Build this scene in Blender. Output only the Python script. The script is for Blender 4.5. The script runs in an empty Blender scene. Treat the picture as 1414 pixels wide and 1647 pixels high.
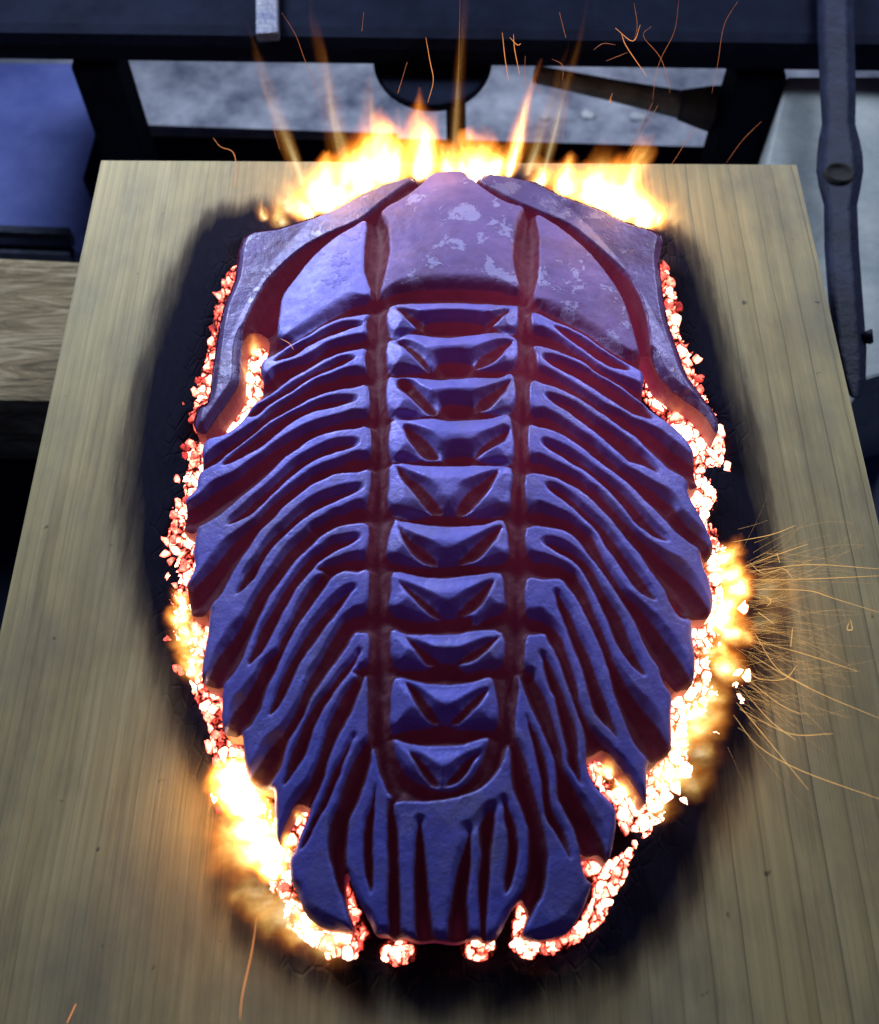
import bpy, math, random
import numpy as np
from mathutils import Vector, noise as mnoise

random.seed(7); rng = np.random.default_rng(7)
SC = bpy.context.scene
COL = SC.collection

# ------------------------------------------------------------------ camera
FPX, CX, CY = 1600.0, 707.0, 823.5          # the photograph is 1414 x 1647 pixels
CAM_H, TILT = 0.31, math.radians(27.6)      # metres above the board, tilt from straight down
cam = bpy.data.cameras.new('camera'); cam_ob = bpy.data.objects.new('camera', cam)
COL.objects.link(cam_ob); SC.camera = cam_ob
cam.sensor_fit = 'HORIZONTAL'; cam.sensor_width = 36.0; cam.lens = 36.0 * FPX / 1414.0
cam.clip_start = 0.01; cam.clip_end = 50
cam_ob.location = (0, 0, CAM_H); cam_ob.rotation_euler = (TILT, 0, 0)
cam.dof.use_dof = True; cam.dof.focus_distance = 0.345; cam.dof.aperture_fstop = 15.0

# ------------------------------------------------------------------ world and lamps
W = bpy.data.worlds.new('World'); SC.world = W; W.use_nodes = True
W.node_tree.nodes['Background'].inputs[0].default_value = (0.22, 0.32, 0.85, 1)
W.node_tree.nodes['Background'].inputs[1].default_value = 0.06
def lamp(name, kind, loc, power, color, size=0.1, target=None, size_y=None):
    d = bpy.data.lights.new(name, kind); d.energy = power; d.color = color
    if kind == 'AREA':
        d.size = size
        if size_y: d.shape = 'RECTANGLE'; d.size_y = size_y
    else:
        d.shadow_soft_size = size
    o = bpy.data.objects.new(name, d); COL.objects.link(o); o.location = loc
    if target is not None:
        o.rotation_euler = (Vector(target) - Vector(loc)).to_track_quat('-Z', 'Y').to_euler()
    return o
# two cold area lights added out of view behind the board, close for falloff
lamp('added_back_light', 'AREA', (-0.28, 0.63, 0.28), 3.8, (0.74, 0.85, 1.0), 0.20, (0, 0.20, 0), 0.16)
lamp('added_back_light', 'AREA', (0.36, 0.66, 0.32), 2.3, (0.78, 0.87, 1.0), 0.22, (0.05, 0.22, 0), 0.18)
vs = SC.view_settings
vs.view_transform = 'Standard'; vs.look = 'None'; vs.exposure = 0.0; vs.gamma = 1.0; vs.use_curve_mapping = False
SC.render.engine = 'CYCLES'
SC.cycles.use_denoising = True
SC.cycles.use_adaptive_sampling = True; SC.cycles.adaptive_threshold = 0.02
SC.cycles.max_bounces = 5; SC.cycles.diffuse_bounces = 2; SC.cycles.glossy_bounces = 2
SC.cycles.transparent_max_bounces = 24; SC.cycles.volume_bounces = 0
SC.cycles.sample_clamp_indirect = 4.0
SC.cycles.volume_step_rate = 2.5; SC.cycles.volume_max_steps = 40

# ------------------------------------------------------------------ helpers
CT, ST = math.cos(TILT), math.sin(TILT)
def ray(px, py):
    dx, dy = (np.asarray(px, float) - CX) / FPX, -(np.asarray(py, float) - CY) / FPX
    return dx, dy * CT + ST, dy * ST - CT
def at_z(px, py, z):
    x, y, zz = ray(px, py); t = (z - CAM_H) / zz
    return np.stack([x * t, y * t], -1)
def at_y(px, py, Y):
    x, y, zz = ray(px, py); t = Y / y
    return Vector((float(x * t), float(Y), float(CAM_H + zz * t)))
def p3(px, py, z):
    q = at_z(px, py, z); return Vector((float(q[0]), float(q[1]), float(z)))

def mesh_obj(name, verts, faces, mat, parent=None, smooth=False):
    me = bpy.data.meshes.new(name); me.from_pydata([tuple(v) for v in verts], [], faces)
    if mat: me.materials.append(mat)
    if smooth: me.polygons.foreach_set('use_smooth', [True] * len(me.polygons))
    o = bpy.data.objects.new(name, me); COL.objects.link(o)
    if parent: o.parent = parent
    return o
def fix_normals(o):
    import bmesh
    bm = bmesh.new(); bm.from_mesh(o.data); bmesh.ops.recalc_face_normals(bm, faces=bm.faces[:]); bm.to_mesh(o.data); bm.free()
def empty(name, loc=(0, 0, 0)):
    o = bpy.data.objects.new(name, None); o.empty_display_size = 0.01; COL.objects.link(o); o.location = loc; return o
def tag(o, label, cat, group=None):
    o['label'] = label; o['category'] = cat
    if group: o['group'] = group
    return o
def bevel(o, w, seg=2):
    m = o.modifiers.new('bevel', 'BEVEL'); m.width = w; m.segments = seg; m.limit_method = 'ANGLE'; return o
def prism(name, poly3, drop, mat, parent=None, bev=0.0):
    """a slab under the polygon poly3 (3-D points), thickness given by the vector drop"""
    n = len(poly3); d = Vector(drop)
    v = [Vector(p) for p in poly3] + [Vector(p) + d for p in poly3]
    f = [list(range(n)), list(range(2 * n - 1, n - 1, -1))] + [[i, n + i, n + (i + 1) % n, (i + 1) % n] for i in range(n)]
    o = mesh_obj(name, v, f, mat, parent); fix_normals(o)
    if bev: bevel(o, bev)
    return o
def tube(name, pts, radii, mat, parent=None, sides=6, smooth=True):
    pts = [Vector(p) for p in pts]; v = []; f = []
    for i, p in enumerate(pts):
        t = (pts[min(i + 1, len(pts) - 1)] - pts[max(i - 1, 0)]).normalized()
        a = t.cross(Vector((0.31, 0.17, 0.93))).normalized(); b = t.cross(a)
        r = radii[i] if hasattr(radii, '__len__') else radii
        for k in range(sides):
            w = 2 * math.pi * k / sides
            v.append(p + (a * math.cos(w) + b * math.sin(w)) * r)
    for i in range(len(pts) - 1):
        for k in range(sides):
            f.append([i * sides + k, i * sides + (k + 1) % sides, (i + 1) * sides + (k + 1) % sides, (i + 1) * sides + k])
    f.append(list(range(sides))); f.append([(len(pts) - 1) * sides + k for k in range(sides)][::-1])
    o = mesh_obj(name, v, f, mat, parent, smooth); fix_normals(o); return o

# ---- materials
class NT:
    def __init__(s, name):
        s.m = bpy.data.materials.new(name); s.m.use_nodes = True; s.t = s.m.node_tree
        s.n = s.t.nodes; s.l = s.t.links; s.out = s.n['Material Output']; s.bsdf = s.n['Principled BSDF']
    def node(s, kind, **kw):
        n = s.n.new(kind)
        for k, v in kw.items(): setattr(n, k, v)
        return n
    def put(s, sock, val):
        if hasattr(val, 'is_linked') or isinstance(val, bpy.types.NodeSocket): s.l.new(val, sock)
        else: sock.default_value = val
    def math(s, op, a, b=None, c=None, clamp=False):
        n = s.node('ShaderNodeMath', operation=op, use_clamp=clamp)
        s.put(n.inputs[0], a)
        if b is not None: s.put(n.inputs[1], b)
        if c is not None: s.put(n.inputs[2], c)
        return n.outputs[0]
    def vmath(s, op, a, b):
        n = s.node('ShaderNodeVectorMath', operation=op); s.put(n.inputs[0], a); s.put(n.inputs[1], b); return n.outputs[0]
    def noise(s, vec, scale, detail=3, rough=0.55, out=0, dist=0.0):
        n = s.node('ShaderNodeTexNoise'); s.put(n.inputs['Vector'], vec)
        n.inputs['Scale'].default_value = scale; n.inputs['Detail'].default_value = detail
        n.inputs['Roughness'].default_value = rough; n.inputs['Distortion'].default_value = dist
        return n.outputs[out]
    def ramp(s, fac, stops, interp='LINEAR'):
        n = s.node('ShaderNodeValToRGB'); s.put(n.inputs[0], fac); cr = n.color_ramp; cr.interpolation = interp
        while len(cr.elements) > 1: cr.elements.remove(cr.elements[-1])
        for i, (p, c) in enumerate(stops):
            e = cr.elements[0] if i == 0 else cr.elements.new(p)
            e.position = p; e.color = (c[0], c[1], c[2], 1) if hasattr(c, '__len__') else (c, c, c, 1)
        return n.outputs[0]
    def mix(s, fac, a, b, blend='MIX'):
        n = s.node('ShaderNodeMix', data_type='RGBA', blend_type=blend)
        s.put(n.inputs[0], fac); s.put(n.inputs[6], a if not isinstance(a, tuple) else a + (1,)); s.put(n.inputs[7], b if not isinstance(b, tuple) else b + (1,))
        return n.outputs[2]
    def mapr(s, v, a, b, c, d):
        n = s.node('ShaderNodeMapRange'); s.put(n.inputs[0], v)
        for i, q in enumerate((a, b, c, d)): n.inputs[i + 1].default_value = q
        return n.outputs[0]
    def coord(s, which='Object'):
        return s.node('ShaderNodeTexCoord').outputs[which]
    def attr(s, name):
        return s.node('ShaderNodeAttribute', attribute_name=name).outputs['Fac']
    def scale(s, vec, xyz):
        return s.vmath('MULTIPLY', vec, xyz)
    def bump(s, h, dist, strength=1.0, normal=None):
        n = s.node('ShaderNodeBump'); n.inputs['Strength'].default_value = strength; n.inputs['Distance'].default_value = dist
        s.put(n.inputs['Height'], h)
        if normal is not None: s.put(n.inputs['Normal'], normal)
        return n.outputs[0]
    def xyz(s, vec):
        n = s.node('ShaderNodeSeparateXYZ'); s.put(n.inputs[0], vec); return n.outputs
    def set(s, **kw):
        for k, v in kw.items():
            sock = s.bsdf.inputs[k.replace('_', ' ')]
            if isinstance(v, tuple) and len(v) == 3: v = v + (1,)
            s.put(sock, v)
        return s.m

def plain(name, c1, c2, scale=30, rough=0.7, metal=0.0, bumpd=0.0006, stretch=(1, 1, 1)):
    t = NT(name); co = t.scale(t.coord(), stretch)
    n1 = t.noise(co, scale, 5, 0.65)
    col = t.ramp(n1, [(0.3, c1), (0.7, c2)])
    return t.set(Base_Color=col, Roughness=rough, Metallic=metal, Normal=t.bump(t.noise(co, scale * 4, 4), bumpd))

def mat_casting(name, skin_a, skin_b, flake, flake_amt, rlo=0.40, dust=(0.16, 0.15, 0.30)):
    """oxide skin on the proud faces, dull red glow on a darkened base in the cut grooves"""
    t = NT(name); co = t.coord(); skin = t.attr('skin'); heat = t.attr('glow')
    n1 = t.noise(co, 60, 4, 0.6); n2 = t.noise(co, 260, 4, 0.65); n3 = t.noise(co, 900, 3, 0.6)
    skinc = t.mix(t.mapr(n1, 0.3, 0.7, 0, 1), skin_a, skin_b)
    skinc = t.mix(t.mapr(heat, 0.012, 0.042, 0.62, 0.0), skinc, (0.045, 0.075, 0.50))   # darker blue towards the tail: fading light put into the colour
    skinc = t.mix(t.math('MULTIPLY', t.mapr(t.noise(t.vmath('ADD', co, (7.0, 2.0, 1.0)), 38, 5, 0.7), 0.48, 0.68, 0, 1), 0.65), skinc, dust)
    fl = t.noise(t.vmath('ADD', co, (3.1, 1.7, 0.4)), 75, 6, 0.7, 0, 0.4)
    flm = t.math('MULTIPLY', t.mapr(fl, 0.575, 0.60, 0, 1), flake_amt)
    skinc = t.mix(flm, skinc, flake)
    groove = t.mix(t.mapr(n2, 0.35, 0.7, 0, 1), (0.018, 0.008, 0.018), (0.042, 0.024, 0.036))  # groove base darkened, shade of the recesses put into the colour
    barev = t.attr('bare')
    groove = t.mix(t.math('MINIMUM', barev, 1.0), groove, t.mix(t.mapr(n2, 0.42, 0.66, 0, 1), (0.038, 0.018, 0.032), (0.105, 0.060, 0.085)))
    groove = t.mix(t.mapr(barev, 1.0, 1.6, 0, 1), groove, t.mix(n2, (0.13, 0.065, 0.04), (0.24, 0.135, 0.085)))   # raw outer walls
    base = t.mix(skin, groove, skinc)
    rough = t.math('ADD', t.mapr(n2, 0.3, 0.7, rlo, rlo + 0.2), t.math('MULTIPLY', t.math('SUBTRACT', 1.0, skin), 0.10))
    h = t.math('ADD', t.math('MULTIPLY', n2, 0.7), t.math('MULTIPLY', n3, 0.3))
    nb = t.bump(h, 0.00055, 0.6)
    nb = t.bump(flm, 0.0004, 0.8, nb)
    em = t.math('MULTIPLY', heat, t.mapr(n1, 0.25, 0.75, 0.75, 1.25))
    em = t.math('MULTIPLY', em, t.mapr(skin, 0, 1, 1.0, 0.38))
    return t.set(Base_Color=base, Roughness=rough, Metallic=t.mapr(skin, 0, 1, 0.0, 0.25), Normal=nb, Emission_Color=(1.0, 0.085, 0.26), Emission_Strength=em, Specular_IOR_Level=t.mapr(skin, 0, 1, 0.12, 0.5))

# ------------------------------------------------------------------ the casting, traced outlines (photo pixels)
def P(s): 
    a = [float(q) for q in s.replace('\n', ' ').replace(',', ' ').split()]
    return list(zip(a[0::2], a[1::2]))
RIBS = {  # outer outline, pleural groove
'L1': ("593,506 588,520 589,539 570,544 549,548 526,555 505,570 481,580 461,586 442,594 434,606 422,606 418,589 422,580 442,570 468,553 495,538 522,522 549,512 570,508",
       "582,520 553,520 529,529 502,544 473,558 440,580 473,572 495,557 519,545 544,536 570,526"),
'L2': ("588,561 586,575 588,595 573,595 553,597 532,606 512,611 495,621 468,638 436,659 413,679 388,698 359,716 342,730 324,741 325,717 335,703 359,696 385,679 403,653 434,634 468,609 495,594 522,578 549,567 570,563",
       "570,574 549,575 528,586 500,600 468,619 434,641 408,657 396,668 412,668 434,649 468,629 495,611 520,599 545,589 560,582"),
'L3': ("591,621 592,663 567,666 545,673 518,680 497,687 468,701 440,717 423,731 399,748 379,765 349,781 320,803 297,814 298,800 314,784 318,763 347,746 371,726 399,705 434,677 468,658 495,643 519,633 544,626 570,623",
       "572,641 544,639 519,643 495,653 463,666 427,690 390,717 369,734 357,748 379,741 399,730 420,719 441,702 470,679 502,663 536,655 558,648"),
'L4': ("594,689 594,731 574,731 562,735 545,743 525,749 504,758 487,770 464,786 433,812 411,837 390,853 369,873 349,900 325,925 306,945 303,930 312,911 310,893 312,872 315,851 339,837 362,821 390,797 411,780 440,755 458,736 482,719 502,705 525,697 545,692 567,690",
       "573,712 545,711 525,717 497,731 475,743 458,758 430,784 407,803 390,820 365,842 387,836 404,827 426,807 461,773 487,752 511,738 539,728 563,721"),
'L5': ("596,758 588,813 579,810 567,813 553,821 542,823 532,827 519,837 501,845 497,852 470,875 454,894 440,914 426,933 409,960 400,978 389,1002 369,1028 352,1050 338,1080 328,1096 323,1091 324,1069 328,1045 333,1017 335,995 337,978 358,953 369,930 389,897 404,876 418,855 440,833 458,814 482,794 501,780 522,770 536,763 557,760 574,760",
       "580,784 556,789 525,796 504,806 482,821 458,844 445,853 426,875 411,899 393,922 387,940 379,955 394,945 409,930 420,910 433,888 448,870 475,845 497,828 519,816 539,807 560,797"),
'L6': ("592,846 587,893 574,894 556,897 545,901 525,907 508,915 519,921 499,942 480,973 463,1009 451,1028 444,1048 423,1066 412,1087 395,1117 375,1142 365,1171 358,1175 356,1149 356,1118 358,1103 376,1083 389,1062 398,1038 409,1010 423,981 433,960 440,950 458,926 475,902 501,877 519,861 539,849 567,843",
       "577,863 553,867 532,870 519,881 497,895 475,921 454,952 433,988 419,1011 409,1039 398,1070 420,1052 432,1033 441,1014 454,988 464,971 477,947 501,919 511,906 525,895 545,884 564,875"),
'L7': ("593,921 588,979 576,984 560,991 548,1001 528,1035 511,1066 499,1085 487,1113 477,1137 467,1157 453,1179 433,1199 419,1222 406,1240 397,1250 392,1227 390,1199 388,1181 402,1168 411,1155 421,1137 428,1112 434,1097 444,1080 457,1048 470,1021 487,994 508,966 525,942 536,928 553,919 574,920",
       "569,945 550,957 532,971 516,988 502,1004 484,1033 468,1062 454,1087 446,1108 438,1131 432,1151 445,1141 456,1125 467,1103 480,1073 492,1052 506,1034 528,1003 536,994 553,971 564,953"),
'L8': ("593,1022 591,1065 581,1073 566,1080 574,1087 566,1099 553,1116 539,1141 525,1170 519,1192 506,1235 494,1263 482,1278 468,1300 453,1335 448,1357 443,1343 441,1307 440,1272 432,1267 442,1253 452,1234 457,1217 464,1193 476,1175 490,1150 499,1125 513,1103 528,1082 545,1059 560,1037 571,1018 581,1018",
       "578,1048 567,1061 547,1082 530,1105 511,1127 499,1144 489,1162 479,1187 468,1212 461,1237 454,1265 468,1251 482,1229 494,1210 501,1187 511,1160 525,1134 542,1107 556,1090 567,1075 574,1059"),
'L9': ("590,1090 591,1181 584,1197 571,1217 560,1241 549,1270 542,1297 530,1324 526,1351 528,1372 533,1394 542,1426 553,1446 560,1471 566,1493 550,1495 519,1491 501,1481 488,1467 478,1439 467,1415 465,1380 474,1367 482,1343 492,1320 501,1300 511,1277 522,1251 528,1227 538,1201 547,1180 553,1170 564,1150 573,1127 581,1107",
       "569,1184 556,1203 545,1224 532,1246 522,1276 511,1300 499,1324 488,1350 482,1368 497,1350 511,1321 526,1297 536,1273 547,1248 553,1227 563,1204"),
'L10': ("600,1205 610,1243 621,1270 630,1283 624,1293 622,1318 622,1350 624,1415 622,1457 624,1502 617,1501 603,1500 595,1485 581,1460 567,1429 559,1398 558,1372 560,1350 564,1318 576,1290 587,1262 597,1227",
        "604,1265 595,1300 587,1321 584,1350 584,1365 586,1401 593,1426 597,1437 601,1422 601,1372 601,1335 603,1300"),
'R1': ("857,503 858,527 872,532 891,539 908,549 926,563 947,576 968,592 994,606 1016,616 1036,624 1036,602 1032,597 1020,590 990,572 968,558 947,543 933,534 912,524 891,517 874,508",
       "891,524 905,528 926,538 947,551 968,565 990,578 1014,594 990,592 968,582 947,568 926,553 908,539"),
'R2': ("860,556 864,570 867,588 884,597 905,609 926,623 947,637 968,651 980,657 1001,665 1018,677 1037,684 1059,699 1079,715 1097,727 1118,742 1117,737 1116,722 1100,699 1082,682 1062,668 1041,652 1022,638 1004,624 983,611 961,599 943,585 926,576 905,568 884,560",
       "875,573 891,574 908,578 926,586 947,596 968,609 990,622 1008,634 1027,648 1042,660 1049,673 1022,667 1011,661 990,648 968,634 947,620 926,607 905,596 886,585"),
'R3': ("855,614 855,659 877,664 899,675 919,688 933,698 954,710 973,727 1001,750 1022,764 1044,778 1065,793 1086,811 1093,823 1114,845 1133,862 1147,885 1148,873 1138,848 1128,828 1111,797 1107,778 1099,767 1079,756 1062,741 1039,719 1021,701 1001,689 983,675 954,655 933,641 912,630 891,621 874,616",
       "881,636 898,640 919,648 940,661 961,677 980,688 1001,702 1020,717 1039,733 1053,750 1060,760 1046,754 1031,747 1011,741 997,728 976,711 954,692 933,677 912,661 894,650"),
'R4': ("851,685 853,735 869,737 888,746 911,756 933,767 947,780 961,788 976,803 990,818 1008,838 1029,862 1051,879 1076,900 1093,914 1113,932 1130,956 1142,976 1146,984 1149,963 1142,930 1134,913 1130,896 1125,884 1110,873 1087,856 1065,832 1037,804 1014,780 983,756 961,740 937,720 911,702 889,692 868,687",
       "875,711 891,716 912,725 933,737 954,753 973,766 992,781 1010,797 1037,828 1058,852 1077,870 1055,865 1037,853 1020,839 1001,813 978,788 961,773 940,756 923,747 905,734 884,722"),
'R5': ("847,764 851,816 868,817 896,825 916,832 937,848 954,862 964,882 976,908 995,936 1007,954 1024,968 1039,982 1056,1004 1073,1027 1087,1047 1101,1067 1117,1096 1120,1062 1115,1020 1113,996 1094,990 1077,968 1069,949 1059,935 1046,917 1029,891 1008,866 980,831 961,812 937,791 907,774 888,766",
       "879,778 899,784 919,798 940,818 968,842 990,868 1000,882 1015,903 1031,924 1046,947 1056,965 1033,956 1016,939 1001,915 988,897 974,879 961,855 937,831 911,808 891,794"),
'R6': ("848,849 852,894 877,899 891,902 908,910 925,921 936,938 947,959 957,987 967,1007 981,1041 991,1068 1005,1092 1022,1118 1037,1137 1058,1163 1073,1188 1081,1206 1082,1199 1081,1156 1082,1117 1070,1100 1059,1074 1045,1053 1031,1024 1018,996 1001,968 977,931 951,897 930,870 912,856 891,849",
       "876,872 893,872 912,880 932,893 951,910 964,934 976,956 1000,992 1010,1020 1024,1052 1036,1075 1040,1086 1031,1084 1009,1063 991,1034 978,1000 968,979 956,953 942,927 930,910 915,898 895,888"),
'R7': ("848,932 848,986 869,993 888,1004 903,1022 910,1045 923,1079 930,1107 933,1128 945,1158 962,1185 977,1199 991,1217 1013,1246 1029,1270 1042,1291 1042,1284 1042,1241 1044,1227 1040,1220 1027,1205 1017,1190 1005,1161 993,1131 983,1100 973,1061 960,1027 949,1005 940,986 927,962 911,941 901,931 875,932",
       "895,951 908,969 919,987 927,1007 936,1028 948,1052 958,1079 967,1106 981,1142 993,1178 997,1192 981,1174 958,1149 949,1125 941,1096 934,1071 920,1037 913,1016 905,996 895,968"),
'R8': ("848,1025 845,1071 857,1082 868,1102 879,1124 890,1155 897,1180 905,1209 907,1232 919,1256 933,1280 950,1312 970,1350 980,1384 990,1345 992,1320 991,1300 976,1281 961,1266 950,1246 943,1218 940,1180 930,1151 920,1121 907,1088 896,1056 882,1032 876,1020 860,1021",
       "873,1052 885,1066 899,1096 910,1124 920,1150 929,1175 931,1213 936,1249 937,1262 926,1249 913,1226 911,1205 904,1180 899,1158 892,1124 882,1102 876,1079"),
'R9': ("834,1088 835,1106 831,1141 830,1177 834,1195 845,1218 857,1260 865,1292 872,1318 880,1352 882,1386 875,1437 862,1462 843,1501 868,1510 899,1505 919,1495 940,1461 952,1423 943,1411 933,1372 923,1335 916,1321 906,1303 896,1281 894,1249 891,1223 885,1206 874,1181 861,1154 849,1127 841,1105",
       "848,1151 857,1168 868,1190 878,1220 884,1250 887,1289 896,1314 912,1345 919,1381 912,1372 896,1345 879,1318 873,1292 870,1260 864,1230 857,1200 850,1172"),
}
RINGS = {
'A1': ("627,494 683,488 751,488 822,491 833,495 832,521 827,533 810,534 790,521 760,510 690,511 667,529 645,538 628,540",
       "637,495 660,503 683,515 690,530 672,528 652,515", "822,497 812,511 795,522 780,530 775,522 795,508"),
'A2': ("623,553 640,545 656,537 710,543 751,540 798,534 828,543 833,565 826,588 800,591 770,594 760,580 732,574 706,578 697,592 680,596 650,595 626,596",
       "638,550 655,553 672,565 688,585 690,595 675,586 655,568", "825,548 792,559 768,576 765,592 800,581 814,565"),
'A3': ("624,610 639,607 657,606 713,611 765,607 803,607 822,601 829,625 825,658 800,665 775,662 760,648 735,643 712,645 704,664 690,668 660,668 626,666",
       "640,610 658,610 677,630 704,662 690,667 664,647 639,625", "820,611 795,625 770,641 762,660 787,658 809,638 818,622"),
'A4': ("630,678 656,675 697,673 724,677 765,675 792,673 817,666 825,696 824,742 795,744 772,741 762,730 738,726 714,732 708,741 680,740 650,738 628,735",
       "650,685 675,696 697,718 707,737 688,740 669,726 653,704", "818,690 795,701 773,718 762,737 787,726 811,712"),
'A5': ("632,746 683,749 724,750 779,749 822,753 821,791 818,817 792,827 751,830 729,824 691,827 655,830 626,816 626,778",
       "638,749 658,764 683,783 713,821 694,827 669,802 645,772", "802,756 779,770 751,791 732,824 751,827 779,802 795,778"),
'A6': ("634,838 645,838 697,846 738,847 779,843 809,837 818,873 817,896 785,905 754,907 731,904 706,907 683,910 646,904 622,891",
       "642,846 660,867 683,881 706,905 688,908 663,893 646,867", "806,846 779,862 754,884 734,904 760,904 785,887 802,861"),
'A7': ("633,920 674,927 717,930 760,926 805,923 810,950 812,978 785,988 765,1003 757,992 743,990 720,990 697,996 660,992 627,981 630,950",
       "644,937 668,953 688,967 711,990 697,993 674,975 654,953", "795,933 771,950 751,967 734,990 757,987 777,973 788,953"),
'A8': ("630,1015 654,1021 686,1021 731,1020 765,1015 807,1018 808,1067 777,1073 748,1078 731,1064 706,1063 686,1075 657,1073 633,1067",
       "653,1024 674,1038 697,1055 708,1064 688,1070 668,1050", "803,1023 777,1036 754,1050 734,1064 754,1067 780,1053 794,1036"),
'A9': ("636,1092 674,1098 714,1102 760,1098 788,1090 796,1107 800,1167 760,1170 737,1171 714,1161 694,1167 654,1170 629,1177 629,1135",
       "653,1097 674,1112 694,1138 708,1161 694,1164 674,1144 660,1118", "783,1110 760,1124 740,1144 723,1161 740,1164 763,1144 777,1127"),
'A10': ("633,1190 660,1198 703,1201 746,1198 784,1187 780,1210 765,1241 748,1261 726,1270 703,1270 680,1261 657,1247 643,1227",
        "658,1208 680,1224 697,1244 708,1264 694,1264 674,1241", "770,1210 748,1224 728,1247 714,1264 734,1261 754,1241"),
}
GLABELLA = "697,277 743,274 757,286 785,308 817,326 842,333 834,354 827,387 826,419 831,445 834,468 801,460 760,457 720,456 672,458 632,465 612,474 620,438 627,400 624,365 615,339 646,320 676,298"
CHEEK_L = "589,355 586,398 586,438 596,476 565,486 525,511 484,537 457,547 447,540 452,492 457,473 479,443 500,417 533,387 565,366"
CHEEK_R = "863,346 868,380 866,445 860,481 899,504 948,533 980,556 1013,572 1027,566 1017,526 1003,484 980,445 948,406 915,377 883,354"
SPINE_L = "667,280 676,292 667,287 619,320 578,352 525,376 490,395 457,422 431,449 412,478 398,505 388,532 385,572 385,597 381,614 366,637 350,660 330,686 321,689 309,679 317,650 332,640 338,600 347,538 357,490 376,443 391,374 447,361 500,344 538,330 581,306 619,290 645,282"
SPINE_R = "772,280 782,274 814,277 860,286 905,308 961,328 1013,352 1065,372 1063,412 1068,458 1075,504 1094,562 1110,601 1152,660 1159,679 1155,690 1138,664 1122,647 1101,633 1084,619 1062,596 1052,576 1048,558 1045,529 1039,501 1032,480 1013,445 987,419 954,390 915,360 866,338 827,321 798,305 774,292"
TAIL = ("634,1296 650,1289 690,1290 735,1283 775,1268 805,1235 818,1200 822,1250 828,1279 838,1301 846,1323 850,1345 849,1378 846,1411 838,1437 821,1468 802,1505 780,1512 773,1506 745,1511 729,1513 699,1509 673,1511 648,1506 646,1454 643,1386 641,1335",
  "674,1318 668,1352 665,1403 666,1471 672,1516 698,1516 695,1479 690,1428 685,1369 680,1332",
  "755,1338 745,1369 734,1403 724,1454 719,1497 722,1518 752,1518 756,1496 753,1445 758,1403 759,1352",
  "789,1301 775,1318 770,1338 773,1377 768,1420 770,1462 773,1514 782,1514 784,1471 789,1420 791,1369 796,1338 796,1309",
  "812,1287 811,1318 816,1343 816,1377 811,1411 812,1440 824,1423 833,1386 834,1352 829,1323 821,1303")
OUTLINE = """667,280 676,293 697,277 743,274 757,286 772,280 782,274 814,277 860,286 905,308 961,328 1013,352 1065,372 1063,412 1068,458 1075,504
1094,562 1110,601 1152,660 1159,679 1155,690 1138,664 1122,647 1101,633 1084,619 1062,596 1052,576 1044,562 1033,566 1036,602 1036,624 1041,651 1062,668 1082,682 1100,699
1116,722 1118,740 1130,767 1109,780 1111,797 1128,828 1138,848 1148,873 1148,886 1141,893 1128,889 1130,896 1134,913 1142,930 1149,963 1145,985 1130,986 1108,988 1094,967 1078,955 1084,972 1094,990 1113,996
1115,1020 1120,1062 1117,1097 1104,1100 1091,1104 1066,1080 1072,1100 1082,1117 1081,1156 1082,1203 1066,1216 1054,1229 1044,1227 1042,1241 1042,1289 1029,1270 1013,1246 991,1217 974,1201 962,1204 944,1219
950,1246 961,1266 976,1281 991,1300 992,1320 990,1345 980,1384 966,1370 950,1372 934,1374 943,1411 952,1423 940,1461 919,1495 899,1505 868,1510 843,1502 852,1472 848,1452 838,1445 821,1468 802,1505
780,1512 773,1506 745,1511 729,1513 699,1509 673,1511 648,1506 632,1509 624,1503 603,1500 595,1485 581,1460 567,1429 558,1402 550,1412 553,1446 560,1471 566,1493 550,1495 519,1491 501,1481 488,1467
478,1439 467,1415 465,1380 474,1367 482,1343 492,1320 498,1300 489,1290 477,1290 468,1300 453,1335 448,1357 443,1343 441,1307 440,1272 432,1267 415,1262 397,1250 392,1227 390,1199 388,1181 374,1178 358,1175
355,1150 356,1118 358,1103 342,1098 328,1096 323,1091 324,1069 328,1045 333,1017 335,995 337,978 320,982 301,976 297,940 303,930 312,911 310,893 312,872 315,851 300,846 288,836 297,814 298,800 314,784 318,763
321,750 324,738 325,717 335,703 359,696 385,679 403,653 414,628 421,606 418,589 425,560 430,535 414,520 398,524 388,545 385,572 385,597 381,614 366,637 350,660 330,686 321,689 309,679 317,650 332,640 338,600 347,538 357,490 376,443 391,374
447,361 500,344 538,330 581,306 619,290 645,282"""
GAPS = ["676,293 619,324 578,355 525,380 490,400 457,427 431,454 414,482 402,512 414,522 432,530 445,520 450,492 457,470 479,440 500,414 533,384 565,362 589,352 612,338",
        "757,286 774,294 798,308 827,325 866,342 915,364 954,394 987,424 1013,450 1030,484 1039,510 1044,550 1036,562 1028,560 1019,526 1005,484 982,443 950,404 917,375 885,352 845,332 817,324 785,306"]

def cat(poly, sub=4):
    n = len(poly); out = []
    A = np.array(poly)
    for i in range(n):
        p0, p1, p2, p3_ = A[i - 1], A[i], A[(i + 1) % n], A[(i + 2) % n]
        for k in range(sub):
            t = k / sub
            out.append(0.5 * ((2 * p1) + (-p0 + p2) * t + (2 * p0 - 5 * p1 + 4 * p2 - p3_) * t * t + (-p0 + 3 * p1 - 3 * p2 + p3_) * t ** 3))
    return np.array(out)

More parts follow.
